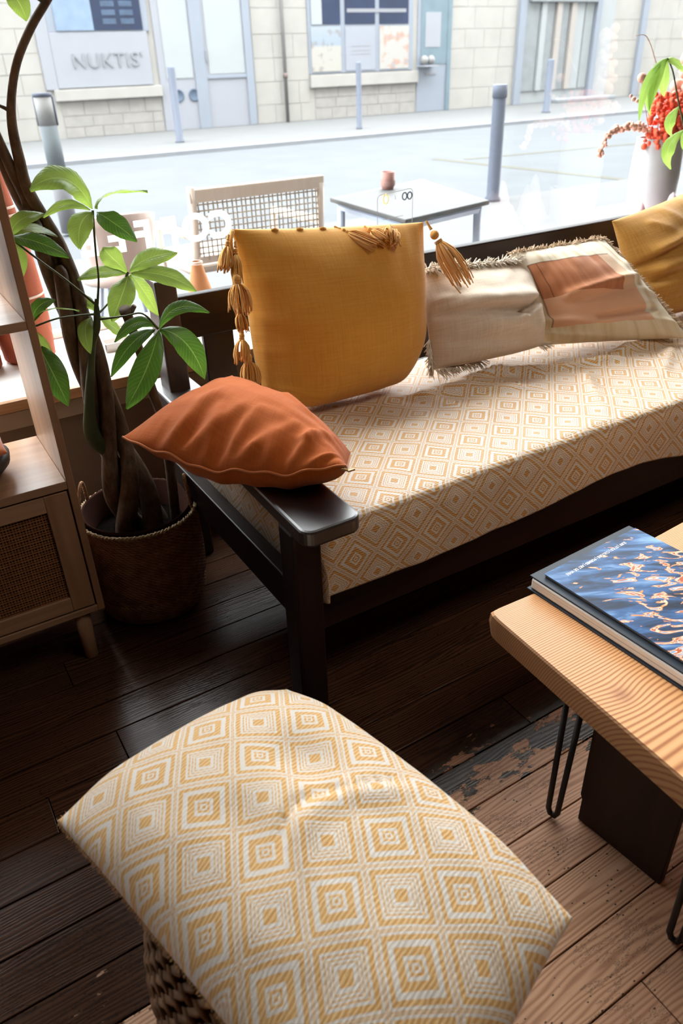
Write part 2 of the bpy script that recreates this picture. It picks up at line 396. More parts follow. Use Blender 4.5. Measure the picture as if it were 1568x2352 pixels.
# first door, double: pale upper glass, lavender lower panels, two round vents
d1_ = fb('door', M_lav, 6.95, 9.36, .16, 4.3, .04)
bx('door_glass', M_pale, 7.12, 7.78, FY-.055, FY-.04, 1.24, 4.2, d1_, 0)
bx('door_glass', M_pale, 8.2, 9.14, FY-.055, FY-.04, 1.30, 4.2, d1_, 0)
bx('door_stile', M_lav2, 7.82, 8.12, FY-.075, FY-.04, .16, 4.3, d1_, .01)
bx('door_stile', M_lav2, 9.16, 9.36, FY-.085, FY-.04, .16, 4.3, d1_, .01)
bx('door_rail', M_lav2, 8.12, 9.16, FY-.07, FY-.04, 1.2, 1.28, d1_, .01)
bx('door_handle', M_letter, 8.13, 8.17, FY-.10, FY-.075, 1.55, 1.8, d1_, .01)
M_vent = ext('vent_grey', (130, 150, 178), 3.0, .6, .2, .05)
for x in (7.35, 7.745):
    mb = MB().lathe([(.135, 0), (.135, .02), (.115, .028), (.10, .014)], n=24); mb.xf(Matrix.Translation((x, FY-.04, .885)) @ Matrix.Rotation(math.pi/2, 4, 'X'))
    mb.build('round_vent', M_vent, d1_)
# pier between the shops, with a drain pipe
blocks(9.4, 10.95, .16, 4.3, .46, .5, .95, .014, M_stone)
M_pipe = ext('pipe_paint', (226, 222, 222), 6, .6)
MB().tube([(10.2, FY-.12, .16), (10.2, FY-.12, 4.3)], .045, 10).build('drain_pipe', M_pipe, shop)
MB().tube([(10.2, FY-.12, 1.14), (10.2, FY-.12, 1.26)], .06, 10).build('pipe_collar', ext('rusty_collar', (234, 212, 204), 6), shop)
# second shop window: dark panes over three posters
f2 = fb('window', M_lav2, 10.95, 14.2, 1.2, 4.3, .04)
for a, b in ((11.05, 11.9), (12.04, 12.96), (13.1, 14.03)):
    bx('pane', M_navy, a, b, FY-.055, FY-.04, 2.27, 4.2, f2, 0)
bx('window_curtain', M_pale, 11.05, 11.36, FY-.058, FY-.055, 2.27, 4.2, f2, 0)
bx('reflected_rail', M_letter, 12.1, 13.95, FY-.058, FY-.055, 2.52, 2.6, f2, 0)
_e = lambda c: tuple(q/3.0 for q in c[:3])+(1,)
k = NT('poster_beach'); s = k.n('SeparateXYZ'); k.l(k.coord('Generated'), s.inputs[0])
colr = k.ramp(s.outputs[2], [(0, _e(srgb(242, 238, 230))), (.55, _e(srgb(242, 239, 233))), (.6, _e(srgb(206, 222, 240))), (1, _e(srgb(218, 230, 243)))])
nz = k.ramp(k.noise(k.coord('Generated', (2.4, 1, 2.4), loc=(1.3, 0, .2)), 1.6, 3), [(.58, (0, 0, 0, 1)), (.62, (1, 1, 1, 1))])
M_p1 = k.set(k.mix(k.math('MULTIPLY', nz, .6), colr, _e(srgb(190, 182, 184))), .6, .2)
M_p2 = ext('poster_text_panel', (216, 222, 236), 3.0, .6, .1, .02)
k = NT('poster_orange')
nz = k.ramp(k.noise(k.coord('Generated', (1.6, 1, 1.6)), 2.2, 3), [(.53, _e(srgb(243, 240, 236))), (.57, _e(srgb(246, 224, 212))), (.64, _e(srgb(246, 196, 178))), (.7, _e(srgb(206, 220, 236)))])
M_p3 = k.set(nz, .6, .2)
for a, b, m in ((11.02, 11.9, M_p1), (12.04, 12.96, M_p2), (13.1, 14.05, M_p3)):
    po = bx('poster', m, a, b, FY-.06, FY-.04, 1.25, 2.22, f2, 0)
for zz in (1.78, 1.68, 1.6): bx('printed_line', M_letter, 12.2, 12.8, FY-.063, FY-.06, zz, zz+.02, f2, 0)
fb('stone_ledge', M_stone, 10.95, 14.35, .9, 1.18, .12)
blocks(11.1, 14.3, .16, .9, .25, .35, .75, .016, M_stone2)
# second door
d2_ = fb('door', M_lav2, 14.36, 15.5, .16, 4.3, .04)
bx('door_glass', M_teal, 14.46, 15.36, FY-.055, FY-.04, 1.32, 4.2, d2_, 0)
bx('door_notice', M_lav, 14.6, 15.12, FY-.062, FY-.055, 1.72, 2.52, d2_, 0)
bx('letter_slot', M_letter, 14.62, 15.0, FY-.055, FY-.04, 1.06, 1.13, d2_, .005)
bx('door_stile', M_teal, 15.36, 15.5, FY-.075, FY-.04, .16, 4.3, d2_, .01)
M_globe = ext('white_glaze', (252, 252, 252), 5, .3, .2, .01)
for x in (14.46, 14.69): tag(MB().ball((x, FY-.22, 1.42), .111, 14, 10).build('white_globe', M_globe), ('left' if x < 14.5 else 'right')+' one of two white globes at the teal shop door across the street', 'globe', 'white globes at the shop door')  # plain white glazed globes, not lamps
bx('door_shelf', M_lav, 14.36, 14.85, FY-.36, FY-.04, 1.26, 1.295, d2_, .006)
# stone stretch and a third shop front seen at an angle
blocks(15.5, 17.9, .16, 4.3, .5, .5, 1.1, .014, M_stone)
f3 = fb('shop_front', M_pale, 17.95, 22.0, .16, 4.3, .02)
M_sl = ext('grey_green_slat', (214, 222, 226), 3.0, .6, .1, .04); M_cream = ext('cream_slat', (240, 232, 226), 3.0, .6, .1, .03)
M_dk = ext('shadowy_glass', (200, 208, 214), 3.0, .3, .2, .1, 4)
for a, b, m, d in ((17.95, 18.2, M_lav2, .1), (18.25, 18.75, M_dk, .04), (18.8, 19.0, M_pale, .1), (19.05, 19.35, M_dk, .04), (19.4, 19.6, M_cream, .12), (19.65, 19.95, M_dk, .04), (20.0, 20.2, M_cream, .12), (20.25, 20.6, M_pale, .05), (20.65, 21.0, M_sl, .04), (21.05, 21.25, M_lav2, .14)):
    bx('shop_slat', m, a, b, FY-.02-d, FY-.02, .5 if m != M_lav2 else .16, 4.25, f3, .01)
bx('goods_shelf', M_dk, 18.3, 21.0, FY-.2, FY-.02, 2.75, 3.3, f3, .02)
bx('door_step', M_kerb, 19.3, 21.9, FY-.6, FY+.1, .16, .26, f3, .02)
blocks(22.0, 30, .16, 4.3, .55, .7, 1.3, .014, M_stone)
fb('drain_channel', M_lav2, 23.2, 23.45, .16, 4.3, .12)

# bollards
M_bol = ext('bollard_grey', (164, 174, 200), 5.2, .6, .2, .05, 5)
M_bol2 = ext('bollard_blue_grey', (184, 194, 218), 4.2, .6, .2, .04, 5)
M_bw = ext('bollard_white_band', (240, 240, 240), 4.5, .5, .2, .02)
def bollard(x, y, z, h, r, label, mat, n=16):
    t = tag(empty('bollard', (x, y, z)), label, 'bollard', 'bollards along the street')
    MB().lathe([(r*1.25, z), (r*1.25, z+.03), (r, z+.05), (r, z+h-.03), (r*.85, z+h-.005), (r*.5, z+h)], x, y, n).build('post', mat, t)
    return t
b = bollard(6.142, 6.78, GZ, 1.08, .07, 'grey bollard at the road edge on the right, nearest to the table', M_bol)
MB().lathe([(.078, GZ+1.02), (.078, GZ+1.135), (.074, GZ+1.14), (.02, GZ+1.141)], 6.142, 6.78, 16).build('cap', M_bol2, b)
bollard(6.094, 16.2, GZ+.04, 1.34, .075, 'slim blue-grey bollard on the far pavement in front of the round vents', M_bol2)
bollard(10.233, 15.85, GZ+.04, 1.30, .06, 'slim blue-grey bollard on the far pavement below the posters', M_bol2)
bollard(16.136, 16.0, GZ+.04, 1.2, .09, 'faint bollard on the far pavement near the slatted shop front', M_bol2)
t = tag(empty('bollard', (1.80, 8.2, GZ)), 'banded grey and white bollard at far left behind the plant', 'bollard', 'bollards along the street')
xb, yb = 1.80, 8.2
for nm, m, z0, z1, r in (('lower_band', ext('lower_band_grey', (222, 222, 230), 4.5), 0, .55, .085), ('grey_band', ext('mid_band_grey', (196, 208, 216), 4.5), .55, .96, .082), ('white_band', M_bw, .96, 1.2, .082), ('cap', M_bol, 1.2, 1.23, .085)):
    MB().lathe([(r, GZ+z0), (r, GZ+z1)], xb, yb, 20).build(nm, m, t)
for a in (2.6, 5.9): MB().tube([(xb+.088*math.cos(a), yb+.088*math.sin(a), GZ+.96), (xb+.088*math.cos(a), yb+.088*math.sin(a), GZ+1.2)], .009, 6).build('band_edge', M_bol, t)

# terrace: woven bench-chair, tan chair, white table with a cup
_d = lambda c, E: tuple(q/E for q in c[:3])+(1,)
M_tan = wood('pale_bamboo', _d(srgb(238, 218, 202), 1.15), _d(srgb(246, 232, 218), 1.15), 'Z', .6, .2, 8, .05)
M_rope = ext('pale_woven_cord', (240, 228, 214), 1.7, .8, .1, .04, 20)
M_pink = ext('tan_shell', (240, 216, 206), 1.4, .7, .1, .04, 6)
M_steel = ext('blue_grey_steel', (192, 202, 222), 1.1, .5, .2, .04)
ch = tag(empty('woven_chair', (1.92, 4.35, GZ)), 'wide pale bamboo chair with a woven cord back outside the window', 'chair')
X0, X1, Y0, Y1 = 1.53, 2.31, 4.0, 4.62
def zt(x): return .995-(x-1.5)*.062
for x in (X0, X1):
    MB().tube([(x, Y0+.10, GZ), (x, Y0+.04, GZ+.4), (x, Y0, zt(x))], [.026, .026, .022], 10).build('leg', M_tan, ch)
    MB().tube([(x, Y1, GZ), (x, Y1, GZ+.42)], .024, 10).build('leg', M_tan, ch)
    MB().tube([(x, Y0+.03, GZ+.42), (x, Y1, GZ+.42)], .022, 10).build('side_rail', M_tan, ch)
    MB().tube([(x, Y0+.02, GZ+.62), (x, Y1, GZ+.6)], .024, 10).build('armrest', M_tan, ch)
    MB().tube([(x, Y1, GZ+.42), (x, Y1, GZ+.6)], .02, 10).build('arm_post', M_tan, ch)
MB().box(X0-.02, X1+.02, Y0-.015, Y0+.02, .915, .985).build('top_rail', M_tan, ch, False, .008)
MB().box(X0, X1, Y0-.0, Y0+.03, .60, .64).build('back_rail', M_tan, ch, False, .008)
wv = MB(); n = 26
for i in range(n+1):
    x = X0+.03+(X1-X0-.06)*i/n; wv.tube([(x, Y0+.004*(-1)**i, .62), (x, Y0+.004*(-1)**i, .93)], .0045, 5)
for i in range(9): wv.tube([(X0, Y0+.008, .655+.031*i), (X1, Y0+.008, .655+.031*i)], .0045, 5)
tag(wv.build('woven_back', M_rope, ch), kind='stuff')
bx('seat', M_rope, X0, X1, Y0+.04, Y1, GZ+.42, GZ+.47, ch, .015)
c2 = tag(empty('tan_chair', (1.15, 4.25, GZ)), 'tan shell chair outside, half hidden by the plant leaves', 'chair')
v = []; f = []
for i in range(13):
    a = math.radians(200+140*i/12)
    for j in range(7):
        z = .60+.30*j/6; rr_ = .19+.04*j/6; v.append((1.15+rr_*math.cos(a), 4.22+rr_*math.sin(a)*.9, z-.03*((i-6)/6)**2*j/6))
for i in range(12):
    for j in range(6): q = i*7+j; f.append((q, q+7, q+8, q+1))
sb = new('backrest', v, f, M_pink, c2); sm = sb.modifiers.new('thick', 'SOLIDIFY'); sm.thickness = .02
MB().lathe([(.02, .535), (.2, .54), (.22, .56), (.21, .60), (.02, .60)], 1.15, 4.22, 20).build('seat', M_pink, c2)
for a in (.7, 2.3, 3.9, 5.5): MB().tube([(1.15+.13*math.cos(a), 4.22+.13*math.sin(a), .54), (1.15+.22*math.cos(a), 4.22+.22*math.sin(a), GZ)], [.014, .01], 8).build('leg', M_steel, c2)
tb = tag(empty('terrace_table', (2.85, 3.8, GZ)), 'square white table on the terrace outside the window', 'table')
cs = [Vector(p) for p in ((2.43, 4.10), (3.31, 4.36), (3.06, 3.40), (2.36, 3.24))]
mb = MB().add([(p.x, p.y, z) for z in (.815, .84) for p in cs], [(0, 1, 2, 3), (7, 6, 5, 4), (1, 0, 4, 5), (2, 1, 5, 6), (3, 2, 6, 7), (0, 3, 7, 4)])
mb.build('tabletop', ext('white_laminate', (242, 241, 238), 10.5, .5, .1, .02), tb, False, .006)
ctr = sum(cs, Vector((0, 0)))/4; ins = [ctr+(p-ctr)*.86 for p in cs]
for a, b_ in zip(ins, ins[1:]+ins[:1]): MB().tube([(a.x, a.y, .79), (b_.x, b_.y, .79)], .024, 6).build('apron_rail', M_steel, tb, False)
for a in ins: MB().tube([(a.x, a.y, .81), (a.x+.04*(a.x-ctr.x), a.y, GZ)], [.024, .016], 8).build('leg', M_steel, tb)
M_cup = ext('red_clay_glaze', (230, 166, 152), 2.2, .5, .2, .08, 10)
cp_ = tag(empty('clay_cup', (2.87, 4.13, .84)), 'small red clay cup on the white terrace table', 'cup')
MB().lathe([(.034, .84), (.038, .85), (.044, .94), (.040, .94), (.034, .856)], 2.87, 4.13, 20).build('cup_body', M_cup, cp_)
MB().lathe([(.045, .86), (.047, .875), (.045, .89)], 2.87, 4.13, 20, False).build('glaze_band', ext('pink_glaze', (236, 184, 172), 2.2), cp_)
# ------------------------------------------------------------------ wooden day bench
M_dark = wood('dark_stained_wood', srgb(22, 12, 9), srgb(46, 26, 19), 'X', .5, .22, 9, .08)
M_darkv = wood('dark_stained_upright', srgb(20, 12, 10), srgb(40, 24, 19), 'Z', .45, .3, 9, .12)
M_rail = wood('dark_stained_rail', srgb(20, 12, 10), srgb(38, 24, 19), 'Y', .42, .35, 9, .06)
M_post = wood('sheen_back_post', srgb(34, 24, 22), srgb(62, 46, 42), 'Z', .38, .7, 9, .1)  # paler than the other uprights: window sheen put into colour and gloss
bench = tag(empty('day_bench', (2.0, 1.8, 0)), 'long dark-stained wooden day bench with flat arms under the window', 'bench')
BX1 = 3.52
M_darky = wood('dark_stained_arm', srgb(22, 13, 11), srgb(42, 26, 21), 'Y', .4, .8, 9, .03, 1.0)
def arm(x0, x1, xb0, xb1, mirror=False):
    yf, yb = 1.238, 2.37; pts = []
    R = .032
    for cx, cy_, a0 in ((x0+R, yf+R, 180), (x1-R, yf+R, 270)):
        for i in range(7):
            a = math.radians(a0+90*i/6); pts.append((cx+R*math.cos(a), cy_+R*math.sin(a)))
    pts += [(xb1, yb), (xb0, yb)]
    n = len(pts); v = [(x, y, z) for z in (.602, .645) for x, y in pts]
    f = [tuple(range(n))[::-1], tuple(range(n, 2*n))]+[(i, (i+1) % n, n+(i+1) % n, n+i) for i in range(n)]
    MB().add(v, f).build('armrest', M_darky, bench, False, .007)
arm(.640, .796, .668, .80); arm(BX1-.075, BX1+.081, BX1-.08, BX1+.07)
for xa in (.642, BX1):
    bx('front_leg', M_darkv, xa, xa+.078, 1.31, 1.385, 0, .605, bench, .008)
    bx('back_post', M_post, xa+.052, xa+.122, 2.215, 2.305, 0, .995, bench, .006)
    bx('side_rail', M_rail, xa+.008, xa+.05, 1.38, 2.25, .325, .437, bench, .004)
bx('front_rail', M_dark, .715, BX1+.01, 1.372, 1.402, .23, .43, bench, .005)
bx('back_rail', M_dark, .76, BX1+.06, 2.225, 2.262, .80, .937, bench, .006)
bx('back_rail', M_dark, .76, BX1+.06, 2.225, 2.262, .44, .53, bench, .006)
for i in range(9):
    x = .835+i*.305
    bx('back_slat', M_darkv, x, x+.105, 2.232, 2.255, .52, .805, bench, .004)
for i in range(12):
    y = 1.41+i*.067
    bx('seat_slat', M_dark, .748, BX1+.02, y, y+.05, .40, .418, bench, .003)

# seat mattress and the woven throw
MX0, MX1, MY0, MY1, MZ = .745, 3.46, 1.40, 2.20, .545
mat_ = bx('seat_mattress', linen('natural_canvas', srgb(200, 184, 160), srgb(222, 208, 186)), MX0, MX1, MY0, MY1, .42, MZ, None, .05)
mat_.modifiers['bevel'].segments = 5
tag(mat_, 'long seat mattress lying under the patterned throw on the bench', 'mattress')
M_throw = woven_diamonds('throw_weave', .093, math.radians(45), (.05, .18, 0), .3, .5, .55, ((172, 106, 34), (200, 140, 64), (220, 176, 108)))
def bumpz(x, y):
    z = .010*noise.noise(Vector((x*3.1, y*4.2, 1.3)))+.004*noise.noise(Vector((x*9, y*11, 4)))
    # long soft folds running out from under the cushions
    for (xa, ya, xb, yb_, wd, am) in FOLDS:
        dx, dy = xb-xa, yb_-ya; L2 = dx*dx+dy*dy
        t = max(0, min(1, ((x-xa)*dx+(y-ya)*dy)/L2)); d = math.hypot(x-xa-t*dx, y-ya-t*dy)
        z += 1.7*am*math.exp(-(d/(wd*.8))**2)*(1-.75*t)*sstep(-.02, .12, t+.02)*(1-sstep(1.85, 1.96, y))
    return z
FOLDS = [(1.30, 1.99, 1.72, 1.74, .022, .020), (1.50, 1.98, 1.80, 1.70, .026, .020), (1.66, 1.94, 1.92, 1.80, .016, .026), (1.74, 1.90, 2.25, 1.74, .02, .018),
         (2.05, 1.86, 2.35, 1.66, .03, .016), (2.5, 1.70, 2.25, 1.55, .03, .012), (2.05, 1.72, 1.85, 1.45, .03, .010), (2.62, 1.62, 2.7, 1.42, .03, .016), (1.45, 1.92, 1.55, 1.62, .03, .010), (2.3, 1.80, 2.9, 1.72, .03, .02)]
def throw():
    nx, ny = 230, 96; rx = .045
    v, uv, f = [], [], []
    x_in, y_in = MX0-.026+rx, MY0-.046+rx
    s0, s1 = -.225, MX1-x_in+.02
    t0, t1 = -.235, MY1-.03-y_in
    def roll(d):       # d<0: beyond the edge -> (horizontal, vertical drop) round the edge then straight down
        if d >= 0: return d, 0
        a = -d/rx
        if a < math.pi/2: return -rx*math.sin(a), rx*(1-math.cos(a))
        return -rx, rx+(-d-rx*math.pi/2)
    for j in range(ny):
        for i in range(nx):
            q = i/(nx-1); s = s0+(s1-s0)*q
            X = x_in+s
            hem = .232+.012*noise.noise(Vector((X*1.1, 0, 9)))
            hem += .0*X
            if X > 1.0: hem -= .045*math.exp(-((X-1.75)/.33)**2)
            if X > 2.0: hem += .02*sstep(2.0, 2.3, X)
            tt = j/(ny-1); tt = tt**1.15; t = -hem+(t1+hem)*tt
            side = -s if s < 0 else 0
            hx, dz1 = roll(s); hy, dz2 = roll(t)
            x, y = x_in+hx, y_in+hy
            z = MZ+.014-max(dz1, dz2)
            over = min(dz1, dz2)
            # where both edges hang the spare cloth folds outward at the corner
            if over > 0: x -= .0; y -= .028*sstep(0, .09, over)*math.sin(min(1, over/.1)*math.pi*.5); x += .02*sstep(0, .1, over)
            fade = 1 if t > 0 else max(0, 1+t/.06)
            z += bumpz(x, y)*fade
            if t < -.02:       # the front hangs in slow waves
                k_ = sstep(.02, .2, -t)
                y += (.012*noise.noise(Vector((x*3.4, 7, t*2)))-.006+.004*noise.noise(Vector((x*11, 3, t*5))))*k_-.004*k_
                y = min(y, 1.362)
            if s < -.03: x += (.010*noise.noise(Vector((y*6, 5, s*4))))*sstep(.03, .12, -s)-.002
            v.append((x, y, z)); uv.append((x_in+s, t))
    for j in range(ny-1):
        for i in range(nx-1):
            q = j*nx+i; f.append((q, q+1, q+nx+1, q+nx))
    ob = new('woven_throw', v, f, M_throw, None, True, uv)
    m = ob.modifiers.new('thick', 'SOLIDIFY'); m.thickness = .004; m.offset = 0
    return tag(ob, 'cream and gold diamond-patterned throw spread over the bench mattress', 'throw')
throw()

# ------------------------------------------------------------------ cushions
def pillow(name, c00, c10, c11, c01, tf, tb, mat, n=56, pin=.06, a=2.4, b=.55, wr=None, edge=None, par=None, uvfn=None, sag=0.0, droop=0.0, zmin=None):
    """c00..c01: corners (left-bottom, right-bottom, right-top, left-top) seen from the front; tf/tb: bulge to the front and back"""
    c00, c10, c11, c01 = map(Vector, (c00, c10, c11, c01))
    W = ((c10-c00).length+(c11-c01).length)/2; H = ((c01-c00).length+(c11-c10).length)/2
    def base(u, v_):
        uu = u*(1-pin*(1-v_*v_)); vv = v_*(1-pin*(1-u*u)); s, t = (uu+1)/2, (vv+1)/2
        return c00*(1-s)*(1-t)+c10*s*(1-t)+c11*s*t+c01*(1-s)*t
    N = (c10-c00+c11-c01).cross(c01-c00+c11-c10).normalized()
    def prof(u, v_):
        vv = v_+sag*(1-v_*v_)/(1-sag*sag)
        return ((1-min(1, abs(u))**a)*(1-min(1, abs(vv))**a))**b
    vs_, fs, uv = [], [], []; idx = {}
    g = [math.sin(math.pi/2*(2*i/(n-1)-1)*.86)/math.sin(math.pi/2*.86) for i in range(n)]
    for side in (1, -1):
        for j in range(n):
            for i in range(n):
                rim = i in (0, n-1) or j in (0, n-1)
                if side < 0 and rim: idx[(side, i, j)] = idx[(1, i, j)]; continue
                u, v_ = g[i], g[j]
                h = prof(u, v_)
                p = base(u, v_)
                if edge: p = p+edge(u, v_)
                d = (tf if side > 0 else tb)*h
                if wr and side > 0: d += wr(u, v_)*min(1, h*2.2)
                p = p+N*d*side
                if side > 0: p = p+Vector((0, 0, -droop*h*sstep(.25, -.9, v_)))
                if zmin is not None and p.z < zmin: p.z = zmin
                idx[(side, i, j)] = len(vs_); vs_.append(p)
                uv.append((u*W/2, v_*H/2) if uvfn is None else uvfn(p))
        for j in range(n-1):
            for i in range(n-1):
                q = (idx[(side, i, j)], idx[(side, i+1, j)], idx[(side, i+1, j+1)], idx[(side, i, j+1)])
                fs.append(q if side > 0 else q[::-1])
    ob = new(name, vs_, fs, mat, par, True, uv)
    def surf(u, v_, off=0):      # point on the front surface
        h = prof(u, v_)
        p = base(u, v_)
        if edge: p = p+edge(u, v_)
        return p+N*((tf*h)+(wr(u, v_)*min(1, h*2.2) if wr else 0)+off)
    return ob, surf, N
def fold(u, v_, u0, v0, u1, v1, wd, am, taper=1):
    dx, dy = u1-u0, v1-v0; t = max(0, min(1, ((u-u0)*dx+(v_-v0)*dy)/(dx*dx+dy*dy)))
    d = math.hypot(u-u0-t*dx, v_-v0-t*dy); return am*math.exp(-(d/wd)**2)*(1-taper*.8*t)
def ns(u, v_, s, k): return noise.noise(Vector((u*s, v_*s, k)))
def strands(mb, rnd, p, direction, count, length, spread, r=.0011, droop=.4, seg=4):
    d0 = Vector(direction).normalized()
    for i in range(count):
        d = (d0+Vector((rnd.uniform(-1, 1), rnd.uniform(-1, 1), rnd.uniform(-1, 1)))*spread).normalized()
        L = length*rnd.uniform(.65, 1.1); pts = []
        q = Vector(p)+Vector((rnd.uniform(-1, 1), rnd.uniform(-1, 1), rnd.uniform(-1, 1)))*r*2
        side = Vector((rnd.uniform(-1, 1), rnd.uniform(-1, 1), rnd.uniform(-1, 1)))*.25
        for k in range(seg+1):
            pts.append(q.copy()); d = (d+Vector((0, 0, -droop/seg))+side/seg).normalized(); q = q+d*L/seg
        mb.tube(pts, [r]*(seg)+[r*.6], 4, False)

# large mustard cushion with tassels
M_must = linen('mustard_linen', srgb(204, 138, 46), srgb(224, 164, 72), 300, .85, .3, .6, .45)
must = tag(empty('tassel_cushion', (1.27, 2.05, .57)), 'large square mustard linen cushion edged with tassels, first from the left on the bench', 'cushion')
def wm(u, v_):
    z = .006*ns(u, v_, 1.6, 2.2)+.003*ns(u*2, v_, 3, 5)
    z += fold(u, v_, -1, .1, -.55, .0, .06, .008)+fold(u, v_, -1, -.25, -.5, -.2, .05, .009)+fold(u, v_, -1, .5, -.6, .45, .07, .006)
    z += fold(u, v_, .72, 1, .62, .45, .06, .008)+fold(u, v_, .9, 1, .84, .5, .05, .007)+fold(u, v_, -.9, -.7, -.4, -.75, .06, .010)
    return z
def emu(u, v_):
    c = sstep(.45, 1, abs(u))*sstep(.3, 1, -v_); return Vector((-.045*c*(1 if u > 0 else -.3), 0, .045*c))
_, msf, mN = pillow('cover', (.925, 2.035, .565), (1.575, 2.03, .575), (1.628, 2.13, 1.066), (.925, 2.13, 1.130), .155, .09, M_must, 64, .02, 2.5, .6, wm, emu, must, None, .28, .05, .566)
M_tas = linen('mustard_tassel_yarn', srgb(206, 142, 56), srgb(230, 176, 100), 300, .9, .3)
rt = random.Random(11)
def tassel(p, q, wd, name='tassel', n=34):
    p, q = Vector(p), Vector(q); ax = (q-p); L = ax.length; ax.normalize()
    a = ax.orthogonal().normalized(); b = ax.cross(a); mb = MB()
    hd = p+ax*L*.12; nk_ = p+ax*L*.30
    curve_tube(mb, [p-ax*.004, p+ax*L*.06, hd], [.004, .0045, .006], 6, 3)
    mb.ball(p+ax*L*.20, wd*.20, 8, 6)
    for k in range(3): mb.tube([nk_+ax*.003*(k-1)+(math.cos(t_)*a+math.sin(t_)*b)*wd*.17 for t_ in [2*math.pi*i/10 for i in range(11)]], .0016, 4, False)
    for i in range(n):
        an = rt.uniform(0, 2*math.pi); rd = wd*.56*math.sqrt(rt.uniform(.1, 1)); e = (math.cos(an)*a+math.sin(an)*b)
        Ls = L*rt.uniform(.86, 1.05)
        pts = [nk_+e*wd*.10, p+ax*L*.48+e*rd*.85, p+ax*L*.75+e*rd*rt.uniform(.9, 1.1), p+ax*Ls+e*rd*rt.uniform(.7, 1.15)+Vector((rt.uniform(-1, 1), rt.uniform(-1, 1), 0))*.004]
        curve_tube(mb, pts, [.0019, .0026, .0026, .0017], 4, 2)
    return mb.build(name, M_tas, must)
def cord(pts, r=.004): curve_tube(mbc, pts, [r]*len(pts), 6, 4)
mbc = MB()
yT = 2.07
cord([(.925, 2.125, 1.126), (.905, 2.10, 1.10), (.90, 2.08, 1.05), (.893, 2.07, .98), (.89, 2.06, .9), (.89, 2.05, .80), (.90, 2.04, .72), (.915, 2.03, .66)], .0065)
mbc.build('edge_cord', M_tas, must)
for p, q, wd in [((.900, 2.10, 1.118), (.858, 2.06, 1.035), .036), ((.915, 2.09, 1.10), (.887, 2.04, 1.00), .030),
                 ((.885, 2.04, 1.035), (.872, 2.0, .92), .066), ((.884, 2.04, .935), (.876, 2.01, .862), .036), ((.878, 2.02, .87), (.852, 1.99, .775), .046), ((.886, 2.01, .805), (.868, 1.98, .70), .062)]:
    tassel(p, q, wd)
def onm(u, v_, off=.012): return msf(u, v_, off)
tassel(onm(.0, 1.0, .004), onm(.27, .76, .020), .046, n=44); tassel(onm(.56, .985, .012), onm(.42, .77, .022), .064, n=50); tassel(onm(.28, .985, .014), onm(.38, .80, .03), .044)
tassel((1.618, 2.10, 1.072), (1.70, 1.985, .87), .078)
for u in (-.62, -.38, -.15): MB().tube([onm(u-.03, .985, .0), onm(u, .992, .007), onm(u+.03, .985, 0)], .005, 6).build('edge_loop', M_tas, must)

# beige fringed cushion
M_beige = linen('beige_linen', srgb(206, 186, 164), srgb(226, 208, 188), 380, .9, .3)
beige = tag(empty('fringed_cushion', (1.85, 2.02, .57)), 'crumpled plain beige cushion with a fringed top edge, second from the left on the bench', 'cushion')
def wb(u, v_):
    z = .008*ns(u, v_, 1.5, 8)+.004*ns(u, v_, 4, 3)
    z -= fold(u, v_, .30, -.18, -1.0, .05, .06, .036, .7)+fold(u, v_, .30, -.18, .98, .06, .05, .046, 0)
    z += fold(u, v_, -.3, -.30, .6, -.36, .16, .022, .2)+fold(u, v_, -.6, .10, .6, .04, .16, .022, .2)
    z += fold(u, v_, .2, -.26, .75, -.12, .06, .020)+fold(u, v_, -1, .35, -.2, .15, .08, .012)+fold(u, v_, .3, -.5, .85, -.45, .09, .014)
    z -= fold(u, v_, -.8, -.45, .25, -.58, .06, .012)+fold(u, v_, .55, .95, .45, .3, .07, .008)+fold(u, v_, -.5, .9, -.45, .4, .07, .008)
    return z
_, bsf, _ = pillow('cover', (1.565, 1.975, .60), (2.065, 1.94, .60), (2.125, 2.12, .868), (1.615, 2.13, .905), .155, .06, M_beige, 60, .02, 2.4, .6, wb, None, beige, None, .32, .07, .568)
M_fr = linen('cream_fringe', srgb(222, 208, 188), srgb(240, 230, 214), 300, .95, .4)
rf = random.Random(4); mb = MB()
for i in range(90):
    u = -.95+1.95*i/89; strands(mb, rf, bsf(u, .985, .004), (rf.uniform(-.5, .5), -.55, .8), 7, .036, .55, .0021, 1.0)
for i in range(40):
    v_ = -1+.62*i/39; strands(mb, rf, bsf(-1, v_), (-.7, -.6, -.1), 4, .035, .5, .0014, .9)
for i in range(42):
    u = -1+.75*i/41; strands(mb, rf, bsf(u, -1)+Vector((0, -.02, .006)), (rf.uniform(-.4, .4), -1, -.05), 4, .045, .4, .0014, .35)
for i in range(12): strands(mb, rf, bsf(.8+.2*i/11, -.98), (.5, -.8, .1), 4, .04, .5, .0014, .5)
tag(mb.build('fringe', M_fr, beige), kind='stuff')

